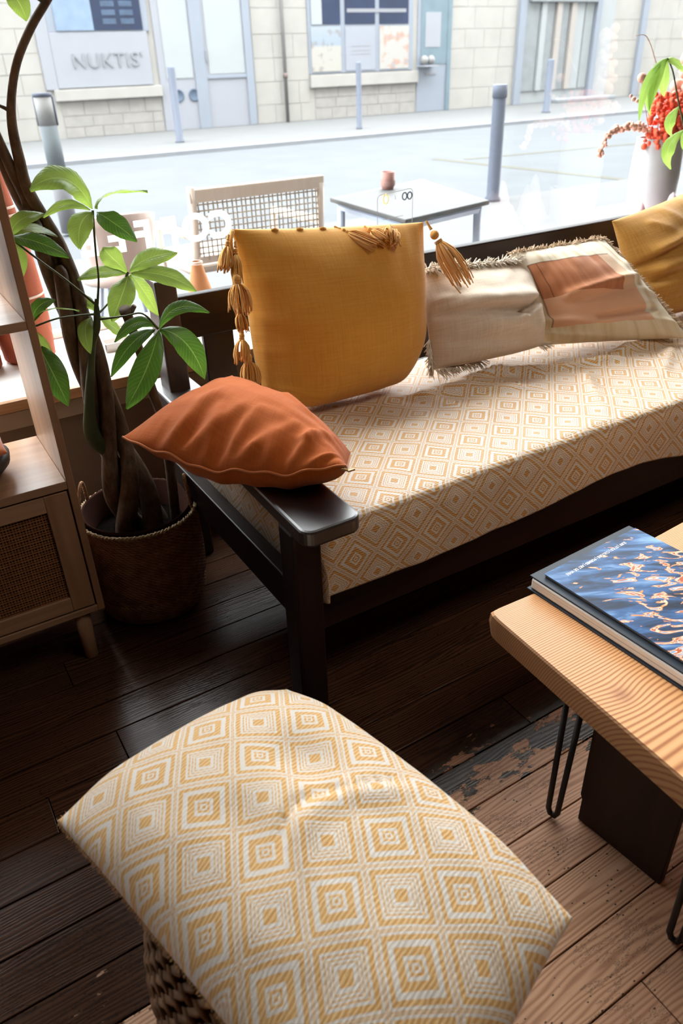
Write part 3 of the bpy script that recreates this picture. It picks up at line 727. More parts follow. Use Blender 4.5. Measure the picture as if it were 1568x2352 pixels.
# patchwork cushion
k = NT('patchwork_cotton')
uv = k.n('TexCoord').outputs['UV']; s = k.n('SeparateXYZ'); k.l(uv, s.inputs[0])
wv = k.noise(uv, 5, 3); U = k.math('ADD', s.outputs[0], k.math('MULTIPLY_ADD', wv, .03, -.015)); V = k.math('ADD', s.outputs[1], k.math('MULTIPLY_ADD', wv, -.03, .015))
def between(x, a, b): return k.math('MULTIPLY', k.math('GREATER_THAN', x, a), k.math('LESS_THAN', x, b))
stripes = k.noise(k.coord('UV', (1, .03, 1)), 34, 2)
base = k.ramp(stripes, [(.35, srgb(208, 184, 148)), (.5, srgb(230, 216, 192)), (.7, srgb(236, 226, 208))])
base = k.mix(k.math('MULTIPLY', k.math('LESS_THAN', V, -.10), .5), base, srgb(214, 192, 150))
pb = k.math('MULTIPLY', between(U, -.225, .10), between(V, -.02, .135)); pp = k.math('MULTIPLY', between(U, -.225, .155), between(V, -.135, -.02))
p3_ = k.math('MULTIPLY', between(U, .10, .16), between(V, -.02, .135))
col = k.mix(pb, base, k.ramp(stripes, [(.3, srgb(170, 106, 70)), (.7, srgb(196, 132, 94))]))
col = k.mix(pp, col, srgb(222, 172, 138)); col = k.mix(p3_, col, srgb(214, 178, 146))
seam = k.math('MAXIMUM', k.math('MULTIPLY', k.math('LESS_THAN', k.math('ABSOLUTE', k.math('SUBTRACT', U, -.225)), .003), between(V, -.135, .135)), k.math('MULTIPLY', k.math('LESS_THAN', k.math('ABSOLUTE', k.math('SUBTRACT', V, .135)), .003), between(U, -.225, .16)))
seam2 = k.math('MULTIPLY', k.math('LESS_THAN', k.math('ABSOLUTE', k.math('SUBTRACT', U, -.19)), .002), between(V, -.02, .135))
col = k.mix(k.math('MULTIPLY', k.math('MAXIMUM', seam, seam2), .6), col, srgb(92, 52, 34))
h = k.math('ADD', k.noise(k.coord('UV', (.05, 1, 1)), 230, 3, .7), k.noise(k.coord('UV', (1, .05, 1)), 230, 3, .7)); k.bump(h, .35, .0015)
M_patch = k.set(col, .92, .1, **{'Sheen Weight': .25})
patch = tag(empty('patchwork_cushion', (2.3, 1.95, .57)), 'cream cushion with a rust-brown patchwork square, third from the left on the bench', 'cushion')
def wp(u, v_):
    z = .008*ns(u, v_, 1.7, 18)+.004*ns(u, v_, 4.2, 13)
    z += fold(u, v_, -.55, -.12, .75, .12, .07, .026, .2)-fold(u, v_, -.5, -.22, .7, -.02, .06, .014, .2)
    z += fold(u, v_, -.9, -.5, .1, -.62, .07, .022)-fold(u, v_, -.2, -.50, .72, -.42, .035, .022, 0)+fold(u, v_, -1, -.75, -.2, -.85, .06, .02)
    z += fold(u, v_, .95, .5, .45, .1, .08, .014)+fold(u, v_, .9, -.2, .4, .06, .06, .014)-fold(u, v_, .28, .9, .2, .25, .05, .010)+fold(u, v_, -.1, .95, -.15, .4, .06, .008)
    z += fold(u, v_, .95, -.7, .5, -.55, .05, .014)
    return z
_, psf, _ = pillow('cover', (2.09, 1.97, .585), (2.60, 1.70, .585), (2.50, 2.10, .905), (2.035, 2.135, .905), .105, .06, M_patch, 60, .02, 2.5, .58, wp, None, patch, None, .2, .05, .568)
M_fr2 = linen('tan_fringe', srgb(196, 160, 126), srgb(232, 214, 186), 300, .95, .4); mb = MB()
for i in range(80):
    u = -.98+1.98*i/79; strands(mb, rf, psf(u, .99), (rf.uniform(-.5, .2), -.3, .8), 4, .020, .45, .0018, .8, 3)
for i in range(80):
    v_ = -.9+1.9*i/79; strands(mb, rf, psf(.99, v_), (.8, -.25, .35), 4, .020, .45, .0018, .8, 3)
tag(mb.build('fringe', M_fr2, patch), kind='stuff')

# ochre cushion at the right end
M_ochre = linen('ochre_linen', srgb(178, 124, 50), srgb(202, 150, 76), 340, .88, .3)
ochre = tag(empty('ochre_cushion', (3.0, 2.0, .57)), 'big creased ochre cushion at the right end of the bench, cut by the frame edge', 'cushion')
def wo(u, v_):
    z = .012*ns(u, v_, 1.4, 28)+.006*ns(u, v_, 3.4, 23)
    z -= fold(u, v_, -.95, .05, .1, .28, .06, .034, .3)
    z += fold(u, v_, -.7, .22, .5, .5, .09, .018)+fold(u, v_, -.75, -.1, .2, .05, .07, .028)+fold(u, v_, -.9, -.38, .2, -.30, .07, .022)
    z -= fold(u, v_, -.8, -.25, .3, -.12, .05, .020)+fold(u, v_, -.7, -.6, .2, -.5, .05, .014)
    z += fold(u, v_, -.3, .9, -.1, .4, .06, .012)+fold(u, v_, .1, .95, .15, .5, .06, .012)+fold(u, v_, -.6, .75, -.3, .35, .05, .010)
    return z
pillow('cover', (2.62, 1.97, .575), (3.28, 1.93, .575), (3.22, 2.14, 1.06), (2.56, 2.12, .96), .15, .07, M_ochre, 60, .04, 2.4, .55, wo, None, ochre, None, .25, .05, .568)

# rust cushion lying over the arm
M_rust = linen('rust_linen', srgb(172, 82, 28), srgb(192, 102, 44), 420, .88, .12, .7)
rust = tag(empty('rust_cushion', (.75, 1.65, .65)), 'rust orange cushion with a piped seam lying across the near bench arm', 'cushion')
def wru(u, v_):
    z = .006*ns(u, v_, 1.8, 38)+.005*ns(u, v_, 4, 33)
    for i, (uu, l, a_) in enumerate(((-.72, .5, .012), (-.55, .7, .014), (-.38, .55, .012), (-.2, .75, .014), (-.02, .5, .010), (.15, .6, .012), (.36, .5, .012), (.55, .45, .012), (.74, .5, .012))):
        z += fold(u, v_, uu, -.98, uu+.10+.3*l*((i*7) % 3-.6), -.98+l*(.7+.35*((i*5) % 3)), .035+.012*((i*3) % 4), a_*(1.0+.45*((i*4) % 3)))-fold(u, v_, uu+.09, -.98, uu+.24, -.98+l*.9, .05, a_*.9)
    z += fold(u, v_, .62, -.6, .9, .3, .06, .012)+fold(u, v_, .2, .55, .85, .1, .07, .010)
    return z
def erust(u, v_):
    # the near seam dips and wanders, the middle lifts over the arm
    k_ = sstep(-.3, -1, v_)
    return Vector((0, 0, (-.030*math.sin((u+1)*math.pi*.62)+.006*math.sin(u*9)+.004*math.sin(u*21))*k_+.0))+Vector((-.02, -.028, 0))*k_*(1-u*u)*1.0
_, rsf, rN = pillow('cover', (.418, 1.798, .735), (.785, 1.300, .722), (.895, 1.45, .69), (.83, 2.02, .735), .105, .115, M_rust, 64, .0, 2.0, .6, wru, erust, rust, zmin=.647)
sm_ = MB(); pts = []
for i in range(70): u = -1+2*i/69; pts.append(rsf(u, -1, .001)+Vector((0, -.001, 0)))
sm_.tube(pts, .0032, 6)
pts = [rsf(1, -1+1.6*i/30, .001) for i in range(31)]; sm_.tube(pts, .0032, 6)
sm_.build('piping', linen('rust_piping', srgb(190, 102, 46), srgb(212, 128, 68), 420), rust)
M_zip = plain('zip_brass', srgb(120, 96, 66), .35, .5, .1, 20, Metallic=.9)
e_ = rsf(1, -1)
MB().tube([e_+Vector((-.006, .004, -.006)), e_+Vector((.006, -.004, -.010))], .004, 6).box(e_.x+.004, e_.x+.022, e_.y-.010, e_.y-.005, e_.z-.013, e_.z-.009).build('zip_pull', M_zip, rust, False)
# ------------------------------------------------------------------ potted money tree in a basket
PX_, PY_ = .487, 2.085
plant = tag(empty('potted_tree', (PX_, PY_, 0)), 'tall braided-trunk money tree in a woven basket between cabinet and bench', 'plant')
k = NT('woven_basket'); v1 = k.coord('Object')
s = k.n('SeparateXYZ'); k.l(v1, s.inputs[0])
ang = k.math('ARCTAN2', k.math('SUBTRACT', s.outputs[1], PY_), k.math('SUBTRACT', s.outputs[0], PX_))
wv = k.math('SINE', k.math('ADD', k.math('MULTIPLY', ang, 62), k.math('MULTIPLY', s.outputs[2], 520))); wv2 = k.math('SINE', k.math('MULTIPLY', s.outputs[2], 820))
h = k.math('MULTIPLY_ADD', wv, .5, k.math('MULTIPLY', wv2, .5)); k.bump(h, .7, .004)
M_bask = k.set(k.ramp(k.math('MULTIPLY_ADD', h, .25, k.noise(v1, 30, 4)), [(.25, srgb(112, 76, 56)), (.8, srgb(170, 128, 98))]), .8, .25)
M_braid = plain('braided_rim', srgb(160, 136, 108), .85, .2, .3, 60)
M_clay = plain('brown_plastic_pot', srgb(52, 32, 26), .9, .03, .08)
MB().lathe([(.150, .0), (.168, .012), (.183, .07), (.184, .085), (.180, .092), (.188, .11), (.190, .2), (.184, .30), (.180, .345), (.176, .347), (.174, .30), (.174, .1), (.02, .09)], PX_, PY_, 56).build('basket', M_bask, plant)
mb = MB(); n = 150
for ph in (0, math.pi):
    mb.tube([(PX_+(.182+.004*math.cos(24*a*2+ph))*math.cos(a), PY_+(.182+.004*math.cos(24*a*2+ph))*math.sin(a), .349+.004*math.sin(24*a*2+ph)) for a in [2*math.pi*i/n for i in range(n+1)]], .0042, 5, False)
mb.build('rim_braid', M_braid, plant)
M_rope2 = plain('brown_rope', srgb(150, 112, 84), .9, .2, .25, 80)
for a0, hh in ((math.radians(-20), .115), (math.radians(150), .115)):
    mb = MB()
    for ph in (0, 2.1, 4.2):
        pts = []
        for i in range(41):
            t = i/40; a = a0+(t-.5)*.62; z = .33+hh*math.sin(math.pi*t)**.8; rr_ = .178-.02*math.sin(math.pi*t)
            pts.append((PX_+rr_*math.cos(a)+.003*math.cos(ph+t*50), PY_+rr_*math.sin(a), z+.003*math.sin(ph+t*50)))
        mb.tube(pts, .0035, 5)
    mb.build('handle', M_rope2, plant)
MB().lathe([(.12, .10), (.164, .36), (.170, .364), (.171, .352), (.163, .350), (.160, .33)], PX_, PY_, 48, False).build('inner_pot', M_clay, plant)
rp_ = random.Random(8); v = [(PX_, PY_, .278)]; f = []
for i in range(1, 9):
    for j in range(40):
        a = 2*math.pi*j/40; r_ = .152*i/8; v.append((PX_+r_*math.cos(a), PY_+r_*math.sin(a), .275+rp_.uniform(-.004, .005)))
for j in range(40): f.append((0, 1+j, 1+(j+1) % 40))
for i in range(7):
    for j in range(40): q = 1+i*40; f.append((q+j, q+40+j, q+40+(j+1) % 40, q+(j+1) % 40))
new('soil', v, f, plain('dark_soil', srgb(20, 16, 14), 1.0, .0, .5, 120), plant)
# braided trunk
k = NT('bark'); v1 = k.coord('Object', (1, 1, .25)); n1 = k.noise(v1, 60, 6, .65); n2 = k.noise(k.coord('Object'), 16, 5, .7)
k.bump(n1, .5, .004)
M_bark = k.set(k.mix(k.ramp(n2, [(.42, (0, 0, 0, 1)), (.6, (1, 1, 1, 1))]), k.ramp(n1, [(.3, srgb(70, 58, 48)), (.7, srgb(116, 98, 82))]), k.ramp(n1, [(.3, srgb(58, 44, 34)), (.7, srgb(104, 80, 60))])), .7, .3)
M_green = plain('green_stem', srgb(58, 70, 46), .5, .4, .2, 30)
axis = [(.498, 2.10, .24), (.478, 2.105, .42), (.462, 2.11, .58), (.447, 2.115, .76), (.436, 2.12, .90), (.425, 2.12, 1.02), (.41, 2.12, 1.13), (.396, 2.12, 1.22)]
axs = spline(axis, 10); L = len(axs)
ends = {0: [(.383, 2.11, 1.29), (.377, 2.10, 1.36), (.375, 2.08, 1.435), (.385, 2.06, 1.497), (.41, 2.04, 1.564), (.451, 2.02, 1.627), (.491, 2.0, 1.675), (.524, 1.98, 1.72)],
        1: [(.378, 2.13, 1.27), (.360, 2.12, 1.33), (.342, 2.10, 1.40), (.318, 2.08, 1.50)],
        2: [(.366, 2.155, 1.27), (.350, 2.15, 1.34), (.338, 2.14, 1.43), (.322, 2.12, 1.55)],
        3: []}
er = {0: [.0145, .0135, .0112, .0096, .009, .009, .009, .0092], 1: [.016, .014, .012, .011], 2: [.017, .015, .0135, .012], 3: []}
for q in range(4):
    pts, rad = [], []
    for i, p in enumerate(axs):
        t = i/(L-1); z = p[2]
        off = .062-.027*sstep(0, .35, t)-.010*t
        a = q*math.pi/2+.5+(z-.3)*7.2
        pts.append((p[0]+off*math.cos(a), p[1]+off*math.sin(a)*.85, z)); rad.append(.034-.009*sstep(0, .3, t)-.008*t)
        if q == 3 and t > .8: break
    if q == 0: pts = pts[:-6]; rad = rad[:-6]
    pts = pts[::4]; rad = rad[::4]
    pts += ends[q]; rad += er[q]
    if q == 3: pts.append((pts[-1][0], pts[-1][1], pts[-1][2]+.02)); rad.append(.008)
    curve_tube(MB(), pts, rad, 14, 4).build('trunk', M_bark, plant)
curve_tube(MB(), [(.381, 2.08, 1.46), (.369, 2.07, 1.471), (.345, 2.06, 1.483)], [.006, .005, .003], 6).build('twig', M_bark, plant)
curve_tube(MB(), [(.60, 2.075, .26), (.607, 2.06, .5), (.604, 2.05, .642), (.588, 2.05, .729), (.576, 2.05, .825), (.563, 2.05, .916), (.555, 2.05, .961), (.549, 2.04, .98)], [.016, .016, .0157, .0153, .0137, .0133, .0155, .0175], 10).tube([(.553, 2.05, .962), (.565, 2.042, .975), (.575, 2.033, .988)], [.013, .010, .006], 7).build('cut_branch', M_bark, plant)
curve_tube(MB(), [(.43, 2.095, .57), (.40, 2.08, .629), (.408, 2.07, .726), (.432, 2.07, .825), (.454, 2.08, .893), (.473, 2.08, .932), (.482, 2.08, .973), (.487, 2.08, 1.012)], [.022, .024, .0150, .0115, .0092, .0098, .0088, .003], 10).build('stem', M_green, plant)
# leaves
def leafmat(name, c_lo, c_hi, tl):
    k = NT(name); uv = k.n('TexCoord').outputs['UV']; s = k.n('SeparateXYZ'); k.l(uv, s.inputs[0])
    a = k.math('ABSOLUTE', s.outputs[1])
    ph = k.math('SUBTRACT', k.math('MULTIPLY', s.outputs[0], 15.0), k.math('MULTIPLY', a, 3.0))
    vein = k.math('LESS_THAN', k.math('ABSOLUTE', k.math('SUBTRACT', k.math('FRACT', ph), .5)), .07); mid = k.math('LESS_THAN', a, .045)
    vv = k.math('MAXIMUM', k.math('MULTIPLY', vein, .35), mid)
    col = k.ramp(k.noise(k.coord('Object'), 18, 3), [(.3, c_lo), (.7, c_hi)]); col = k.mix(k.math('MULTIPLY', vv, .55), col, srgb(176, 206, 120))
    k.bump(k.math('MULTIPLY', k.math('SINE', k.math('MULTIPLY', ph, 2*math.pi)), .5), .25, .0012)
    k.set(col, .36, .45)
    t_ = k.n('BsdfTranslucent'); k.put(k.mix(.55, col, srgb(*tl)), t_.inputs['Color']); ms = k.n('MixShader'); ms.inputs[0].default_value = .5
    k.l(k.b.outputs[0], ms.inputs[1]); k.l(t_.outputs[0], ms.inputs[2]); k.l(ms.outputs[0], k.out.inputs[0]); return k.m
M_leaf = leafmat('leaf_green', srgb(78, 108, 40), srgb(104, 136, 58), (186, 208, 92))
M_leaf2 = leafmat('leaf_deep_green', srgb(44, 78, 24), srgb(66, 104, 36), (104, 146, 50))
VIEW = Vector((0, 0, 1.55))
def leaf(par, base, mid, tip, wd, mat=None, roll=0.0, name='leaf', petiole=True):
    base, mid, tip = Vector(base), Vector(mid), Vector(tip)
    ctrl = mid*2-(base+tip)*.5
    nu, nv = 15, 7; v, uv, f = [], [], []
    up0 = (Vector((0, 0, 1))*.8+(VIEW-mid).normalized()*.9)
    for i in range(nu):
        t = i/(nu-1); p = base*(1-t)**2+ctrl*2*t*(1-t)+tip*t*t
        tg = ((ctrl-base)*2*(1-t)+(tip-ctrl)*2*t).normalized()
        s_ = tg.cross(up0).normalized(); s_ = Matrix.Rotation(roll, 3, tg) @ s_; nn = s_.cross(tg).normalized()
        wp_ = (math.sin(math.pi*min(1, max(0, t))**.95)**.78)*(1-.25*(1-t))*.62 if 0 < t < 1 else .0
        wp_ = max(wp_, .02)
        for j in range(nv):
            q = (j/(nv-1)-.5)*2
            rip = .03*wd*math.sin(t*22+j)*abs(q)
            v.append(p+s_*(q*wd*wp_)+nn*(abs(q)**1.2*wd*.16*wp_*2-abs(q)**3*wd*.16+rip)); uv.append((t, q))
    for i in range(nu-1):
        for j in range(nv-1): a = i*nv+j; f.append((a, a+1, a+nv+1, a+nv))
    return new(name, v, f, mat or M_leaf, par, True, uv)
LEAVES = [
('A', (0.509, 2.02, 1.245), (0.453, 2.0, 1.32), (0.363, 1.98, 1.31), 0.071), ('A', (0.503, 2.02, 1.244), (0.447, 2.03, 1.261), (0.393, 2.06, 1.233), 0.028),
('A', (0.51, 2.02, 1.238), (0.468, 2.0, 1.217), (0.444, 1.96, 1.169), 0.056), ('a', (0.517, 2.02, 1.237), (0.541, 1.98, 1.216), (0.584, 1.94, 1.172), 0.056),
('S', (0.514, 2.02, 1.246), (0.561, 2.04, 1.271), (0.665, 2.05, 1.27), 0.045),
('B', (0.302, 2.03, 1.205), (0.335, 2.02, 1.24), (0.396, 2.04, 1.245), 0.040), ('B', (0.302, 2.03, 1.205), (0.364, 2.06, 1.212), (0.428, 2.1, 1.178), 0.030),
('a', (0.302, 2.03, 1.203), (0.352, 1.98, 1.193), (0.415, 1.95, 1.154), 0.046), ('B', (0.305, 2.06, 1.187), (0.313, 2.05, 1.152), (0.305, 2.05, 1.096), 0.037),
('C', (0.598, 2.12, 1.058), (0.564, 2.13, 1.1), (0.547, 2.14, 1.129), 0.059), ('C', (0.602, 2.12, 1.061), (0.67, 2.13, 1.085), (0.755, 2.14, 1.086), 0.056),
('C', (0.592, 2.12, 1.057), (0.523, 2.1, 1.074), (0.45, 2.08, 1.07), 0.038), ('C', (0.605, 2.12, 1.055), (0.689, 2.08, 1.042), (0.764, 2.05, 0.994), 0.054),
('C', (0.597, 2.12, 1.052), (0.559, 2.08, 1.01), (0.509, 2.05, 0.953), 0.065), ('C', (0.603, 2.12, 1.051), (0.64, 2.15, 0.997), (0.684, 2.18, 0.906), 0.053),
('D', (0.477, 2.08, 0.982), (0.463, 2.1, 1.005), (0.434, 2.12, 1.013), 0.033), ('D', (0.463, 2.06, 0.971), (0.431, 2.03, 0.947), (0.427, 2.0, 0.893), 0.037),
('D', (0.494, 2.1, 0.957), (0.527, 2.12, 0.918), (0.568, 2.14, 0.877), 0.042),
('a', (0.302, 2.03, 0.99), (0.327, 2.02, 1.032), (0.372, 2.02, 1.043), 0.036), ('S', (0.304, 2.03, 0.989), (0.344, 2.0, 1.025), (0.419, 1.99, 1.014), 0.030),
('E', (0.309, 2.06, 0.966), (0.317, 2.05, 0.929), (0.345, 2.05, 0.881), 0.032), ('g', (0.309, 2.06, 0.93), (0.318, 2.0, 0.871), (0.335, 1.97, 0.774), 0.064),
('a', (0.615, 1.98, 0.93), (0.676, 1.97, 0.98), (0.761, 1.96, 0.954), 0.04), ('g', (0.617, 1.98, 0.929), (0.677, 1.95, 0.883), (0.71, 1.93, 0.777), 0.07),
('g', (0.614, 1.98, 0.927), (0.549, 1.94, 0.838), (0.47, 1.92, 0.752), 0.071), ('a', (0.611, 1.98, 0.936), (0.561, 2.0, 0.951), (0.498, 2.02, 0.905), 0.037),
('a', (0.606, 1.98, 0.931), (0.528, 1.96, 0.91), (0.454, 1.95, 0.837), 0.044),
('T', (0.408, 2.0, 1.693), (0.425, 1.98, 1.673), (0.433, 1.97, 1.636), 0.042)]
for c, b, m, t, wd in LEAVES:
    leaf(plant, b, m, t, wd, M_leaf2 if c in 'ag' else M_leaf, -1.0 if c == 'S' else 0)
M_pet = plain('petiole_green', srgb(74, 84, 52), .5, .4, .15, 30)
for pts, r_ in (([(0.508, 2.02, 1.242), (0.503, 2.05, 1.136), (0.502, 2.07, 1.065), (0.488, 2.08, 0.996)], .0026), ([(0.302, 2.03, 1.203), (0.343, 2.0, 1.156), (0.411, 2.04, 1.083), (0.482, 2.08, 0.999)], .0026),
                ([(0.598, 2.12, 1.058), (0.545, 2.11, 1.003), (0.489, 2.08, 0.974)], .0024), ([(0.302, 2.03, 0.981), (0.361, 2.0, 1.0), (0.426, 2.05, 0.985), (0.48, 2.08, 0.971)], .0024),
                ([(0.482, 2.08, 0.956), (0.533, 2.0, 0.975), (0.578, 1.98, 0.978), (0.613, 1.98, 0.93)], .0026), ([(0.41, 2.0, 1.69), (.43, 2.0, 1.70), (.48, 2.0, 1.672)], .0022)):
    curve_tube(MB(), pts, [r_*1.3]+[r_]*(len(pts)-2)+[r_*1.4], 6, 8).build('petiole', M_pet, plant)

# ------------------------------------------------------------------ second plant, reaching in from the right
p2 = tag(empty('drooping_plant', (3.86, 2.62, .62)), 'thin-stemmed plant with drooping pale green leaves at the right frame edge', 'plant')
MB().lathe([(.06, .62), (.085, .63), (.10, .80), (.104, .81), (.096, .81), (.088, .77), (.02, .765)], 3.86, 2.66, 28).build('pot', plain('white_glazed_pot', srgb(220, 218, 214), .4), p2)
MB().lathe([(.088, .775), (.02, .78)], 3.86, 2.66, 20).build('soil', plain('potting_soil', srgb(40, 30, 24), .95, .1, .4, 90), p2)
curve_tube(MB(), [(3.85, 2.66, .775), (3.74, 2.58, .86), (3.578, 2.52, 1.047), (3.422, 2.5, 1.228), (3.34, 2.5, 1.347), (3.275, 2.5, 1.452), (3.221, 2.5, 1.506)], [.006, .005, .0045, .004, .004, .0035, .003], 7).build('stem', M_pet, p2)
M_leaf3 = leafmat('leaf_pale_green', srgb(110, 146, 62), srgb(140, 172, 84), (196, 226, 110))
for b, m, t, wd in (((3.221, 2.5, 1.506), (3.169, 2.5, 1.447), (3.157, 2.5, 1.305), .05), ((3.21, 2.5, 1.503), (3.274, 2.49, 1.485), (3.335, 2.48, 1.45), .046), ((3.215, 2.5, 1.50), (3.13, 2.51, 1.42), (3.101, 2.5, 1.265), .034),
                    ((3.22, 2.51, 1.50), (3.165, 2.52, 1.40), (3.184, 2.51, 1.285), .035), ((3.223, 2.5, 1.50), (3.221, 2.5, 1.427), (3.245, 2.5, 1.357), .043), ((3.36, 2.5, 1.315), (3.302, 2.49, 1.255), (3.339, 2.49, 1.193), .044),
                    ((3.43, 2.5, 1.216), (3.339, 2.5, 1.142), (3.39, 2.5, 1.047), .056), ((3.432, 2.5, 1.212), (3.45, 2.49, 1.153), (3.491, 2.48, 1.101), .05)):
    leaf(p2, b, m, t, wd, M_leaf3)

# ------------------------------------------------------------------ things on the window sill
M_terra = plain('terracotta', srgb(168, 90, 64), .8, .2, .12, 12)
M_chalk = plain('chalk_band', srgb(236, 214, 198), .85, .2, .04)
def vase_tall(x, y, prof, bands, label):
    t = tag(empty('terracotta_vase', (x, y, .62)), label, 'vase'); MB().lathe(prof, x, y, 40).build('vase_body', M_terra, t)
    for z in bands:
        r_ = None
        for (ra, za), (rb, zb) in zip(prof, prof[1:]):
            if za <= z <= zb and zb > za: r_ = ra+(rb-ra)*(z-za)/(zb-za)
        MB().lathe([(r_+.0005, z-.004), (r_+.0022, z-.002), (r_+.0022, z+.002), (r_+.0005, z+.004)], x, y, 40, False).build('painted_band', M_chalk, t)
vase_tall(.405, 2.93, [(.082, .62), (.092, .63), (.097, .72), (.099, .84), (.092, .96), (.078, 1.08), (.062, 1.20), (.052, 1.32), (.048, 1.42), (.052, 1.44), (.044, 1.44), (.04, 1.40)], (.855, 1.125, 1.15), 'tall terracotta vase with thin white bands just behind the tree trunk')
vase_tall(.205, 2.90, [(.086, .62), (.094, .63), (.098, .72), (.095, .86), (.088, .98), (.07, 1.10), (.056, 1.20), (.05, 1.28), (.054, 1.30), (.046, 1.30), (.042, 1.26)], (.93, 1.02), 'terracotta vase seen through the open cabinet shelf at far left')
sv = tag(empty('bottle_vase', (1.08, 2.86, .62)), 'small terracotta bottle vase on the sill left of the mustard cushion', 'vase')
MB().lathe([(.048, .62), (.056, .63), (.058, .69), (.046, .78), (.027, .85), (.021, .875), (.023, .885), (.017, .885), (.016, .86)], 1.08, 2.86, 32).build('vase_body', plain('light_terracotta', srgb(206, 146, 104), .8, .2, .1, 12), sv)
MB().lathe([(.0205, .874), (.0245, .879), (.0235, .886), (.018, .8865)], 1.08, 2.86, 28, False).build('rim', M_chalk, sv)
tr_ = tag(empty('white_tray', (.72, 2.83, .62)), 'small white ceramic tray on the sill behind the cut branch', 'tray')
M_cer = plain('white_ceramic', srgb(226, 220, 216), .4, .4, .02)
bx('tray_base', M_cer, .655, .775, 2.80, 2.87, .6205, .63, tr_, .003)
for a in ((.655, .661, 2.80, 2.87), (.769, .775, 2.80, 2.87), (.655, .775, 2.80, 2.806), (.655, .775, 2.864, 2.87)): bx('tray_wall', M_cer, *a, .629, .652, tr_, .002)
# grey vase with red and pink dried flowers
gv = tag(empty('grey_vase', (3.74, 2.86, .62)), 'grey glazed vase holding red dried flowers at right on the sill', 'vase')
MB().lathe([(.085, .62), (.1, .64), (.12, .78), (.128, .95), (.124, 1.06), (.118, 1.13), (.122, 1.14), (.110, 1.14), (.108, 1.05), (.02, .68)], 3.74, 2.86, 36).build('vase_body', plain('grey_glaze', srgb(186, 188, 190), .35, .5, .06, 6), gv)
fl = tag(empty('dried_bouquet', (3.74, 2.86, 1.1)), 'bunch of red and blush dried flowers standing in the grey vase', 'flowers')
M_red = plain('red_petal', srgb(228, 104, 78), .8, .1, .2, 40); M_blush = plain('blush_plume', srgb(226, 178, 160), .9, .1, .1, 40); M_stalk = plain('dry_stalk', srgb(186, 150, 126), .8)
rq = random.Random(21); mb = MB()
for i in range(240):
    z = rq.uniform(1.10, 1.345); x = 3.70+rq.uniform(-.095, .12)+(z-1.2)*.22; y = 2.82+rq.uniform(-.07, .07)
    mb.ball((x, y, z), rq.uniform(.009, .017), 5, 4, (1, 1, rq.uniform(.7, 1.4)))
tag(mb.build('red_flower_heads', M_red, fl), kind='stuff')
def plume(pts, r0):
    mb = MB(); sp2 = spline(pts, 10)
    for i, p in enumerate(sp2[6:]):
        t = i/len(sp2)
        for q in range(3): mb.ball(Vector(p)+Vector((rq.uniform(-1, 1), rq.uniform(-1, 1), rq.uniform(-1, 1)))*r0*.7, r0*rq.uniform(.4, .75)*(1-.3*t), 5, 4)
    mb.tube(pts, .003, 5); tag(mb.build('plume', M_blush, fl), kind='stuff')
plume([(3.68, 2.85, 1.12), (3.56, 2.85, 1.20), (3.42, 2.85, 1.205), (3.32, 2.85, 1.18), (3.275, 2.85, 1.09)], .020)
plume([(3.76, 2.85, 1.14), (3.85, 2.85, 1.35), (3.86, 2.85, 1.50), (3.84, 2.85, 1.62)], .05)
plume([(3.79, 2.84, 1.12), (3.90, 2.84, 1.24), (3.98, 2.84, 1.25)], .035)
curve_tube(MB(), [(3.70, 2.85, 1.1), (3.66, 2.85, 1.375), (3.587, 2.85, 1.489), (3.495, 2.85, 1.591), (3.416, 2.85, 1.597)], [.003, .003, .0025, .002, .0015], 5).build('stalk', M_stalk, fl)
for x, y, z, r_ in ((3.505, 2.85, 1.42, .028), (3.47, 2.85, 1.33, .014), (3.50, 2.85, 1.32, .012), (3.445, 2.85, 1.345, .010)): MB().ball((x, y, z), r_, 8, 6, (1, .6, .8)).build('seed_pod', M_blush, fl)
curve_tube(MB(), [(3.67, 2.85, 1.1), (3.58, 2.85, 1.26), (3.50, 2.85, 1.42)], [.003, .002, .0015], 5).build('stalk', M_stalk, fl)
M_pk = plain('pale_pink_cloth', srgb(240, 196, 198), .9, .1, .05); M_mv = plain('mauve_cloth', srgb(206, 178, 182), .9, .1, .08)
def drape(name, x, y, z, w_, d, h, m, label):
    v, f = [], []
    for j in range(9):
        for i in range(15):
            u, q = i/14*2-1, j/8*2-1
            hh = h*max(0, 1-u*u*.9)*max(0, 1-q*q)*(1+.18*math.sin(9*u)); v.append((x+u*w_/2, y+q*d/2, z+.002+hh))
    for j in range(8):
        for i in range(14): a = j*15+i; f.append((a, a+1, a+16, a+15))
    ob = new(name, v, f, m); sm = ob.modifiers.new('t', 'SOLIDIFY'); sm.thickness = .004; return tag(ob, label, 'cloth')
drape('folded_cloth', 3.34, 2.62, .62, .26, .16, .24, M_pk, 'small pale pink folded cloth on the sill below the grey vase')
drape('folded_cloth', 3.60, 2.63, .62, .20, .15, .25, M_mv, 'mauve crumpled cloth on the sill behind the ochre cushion')
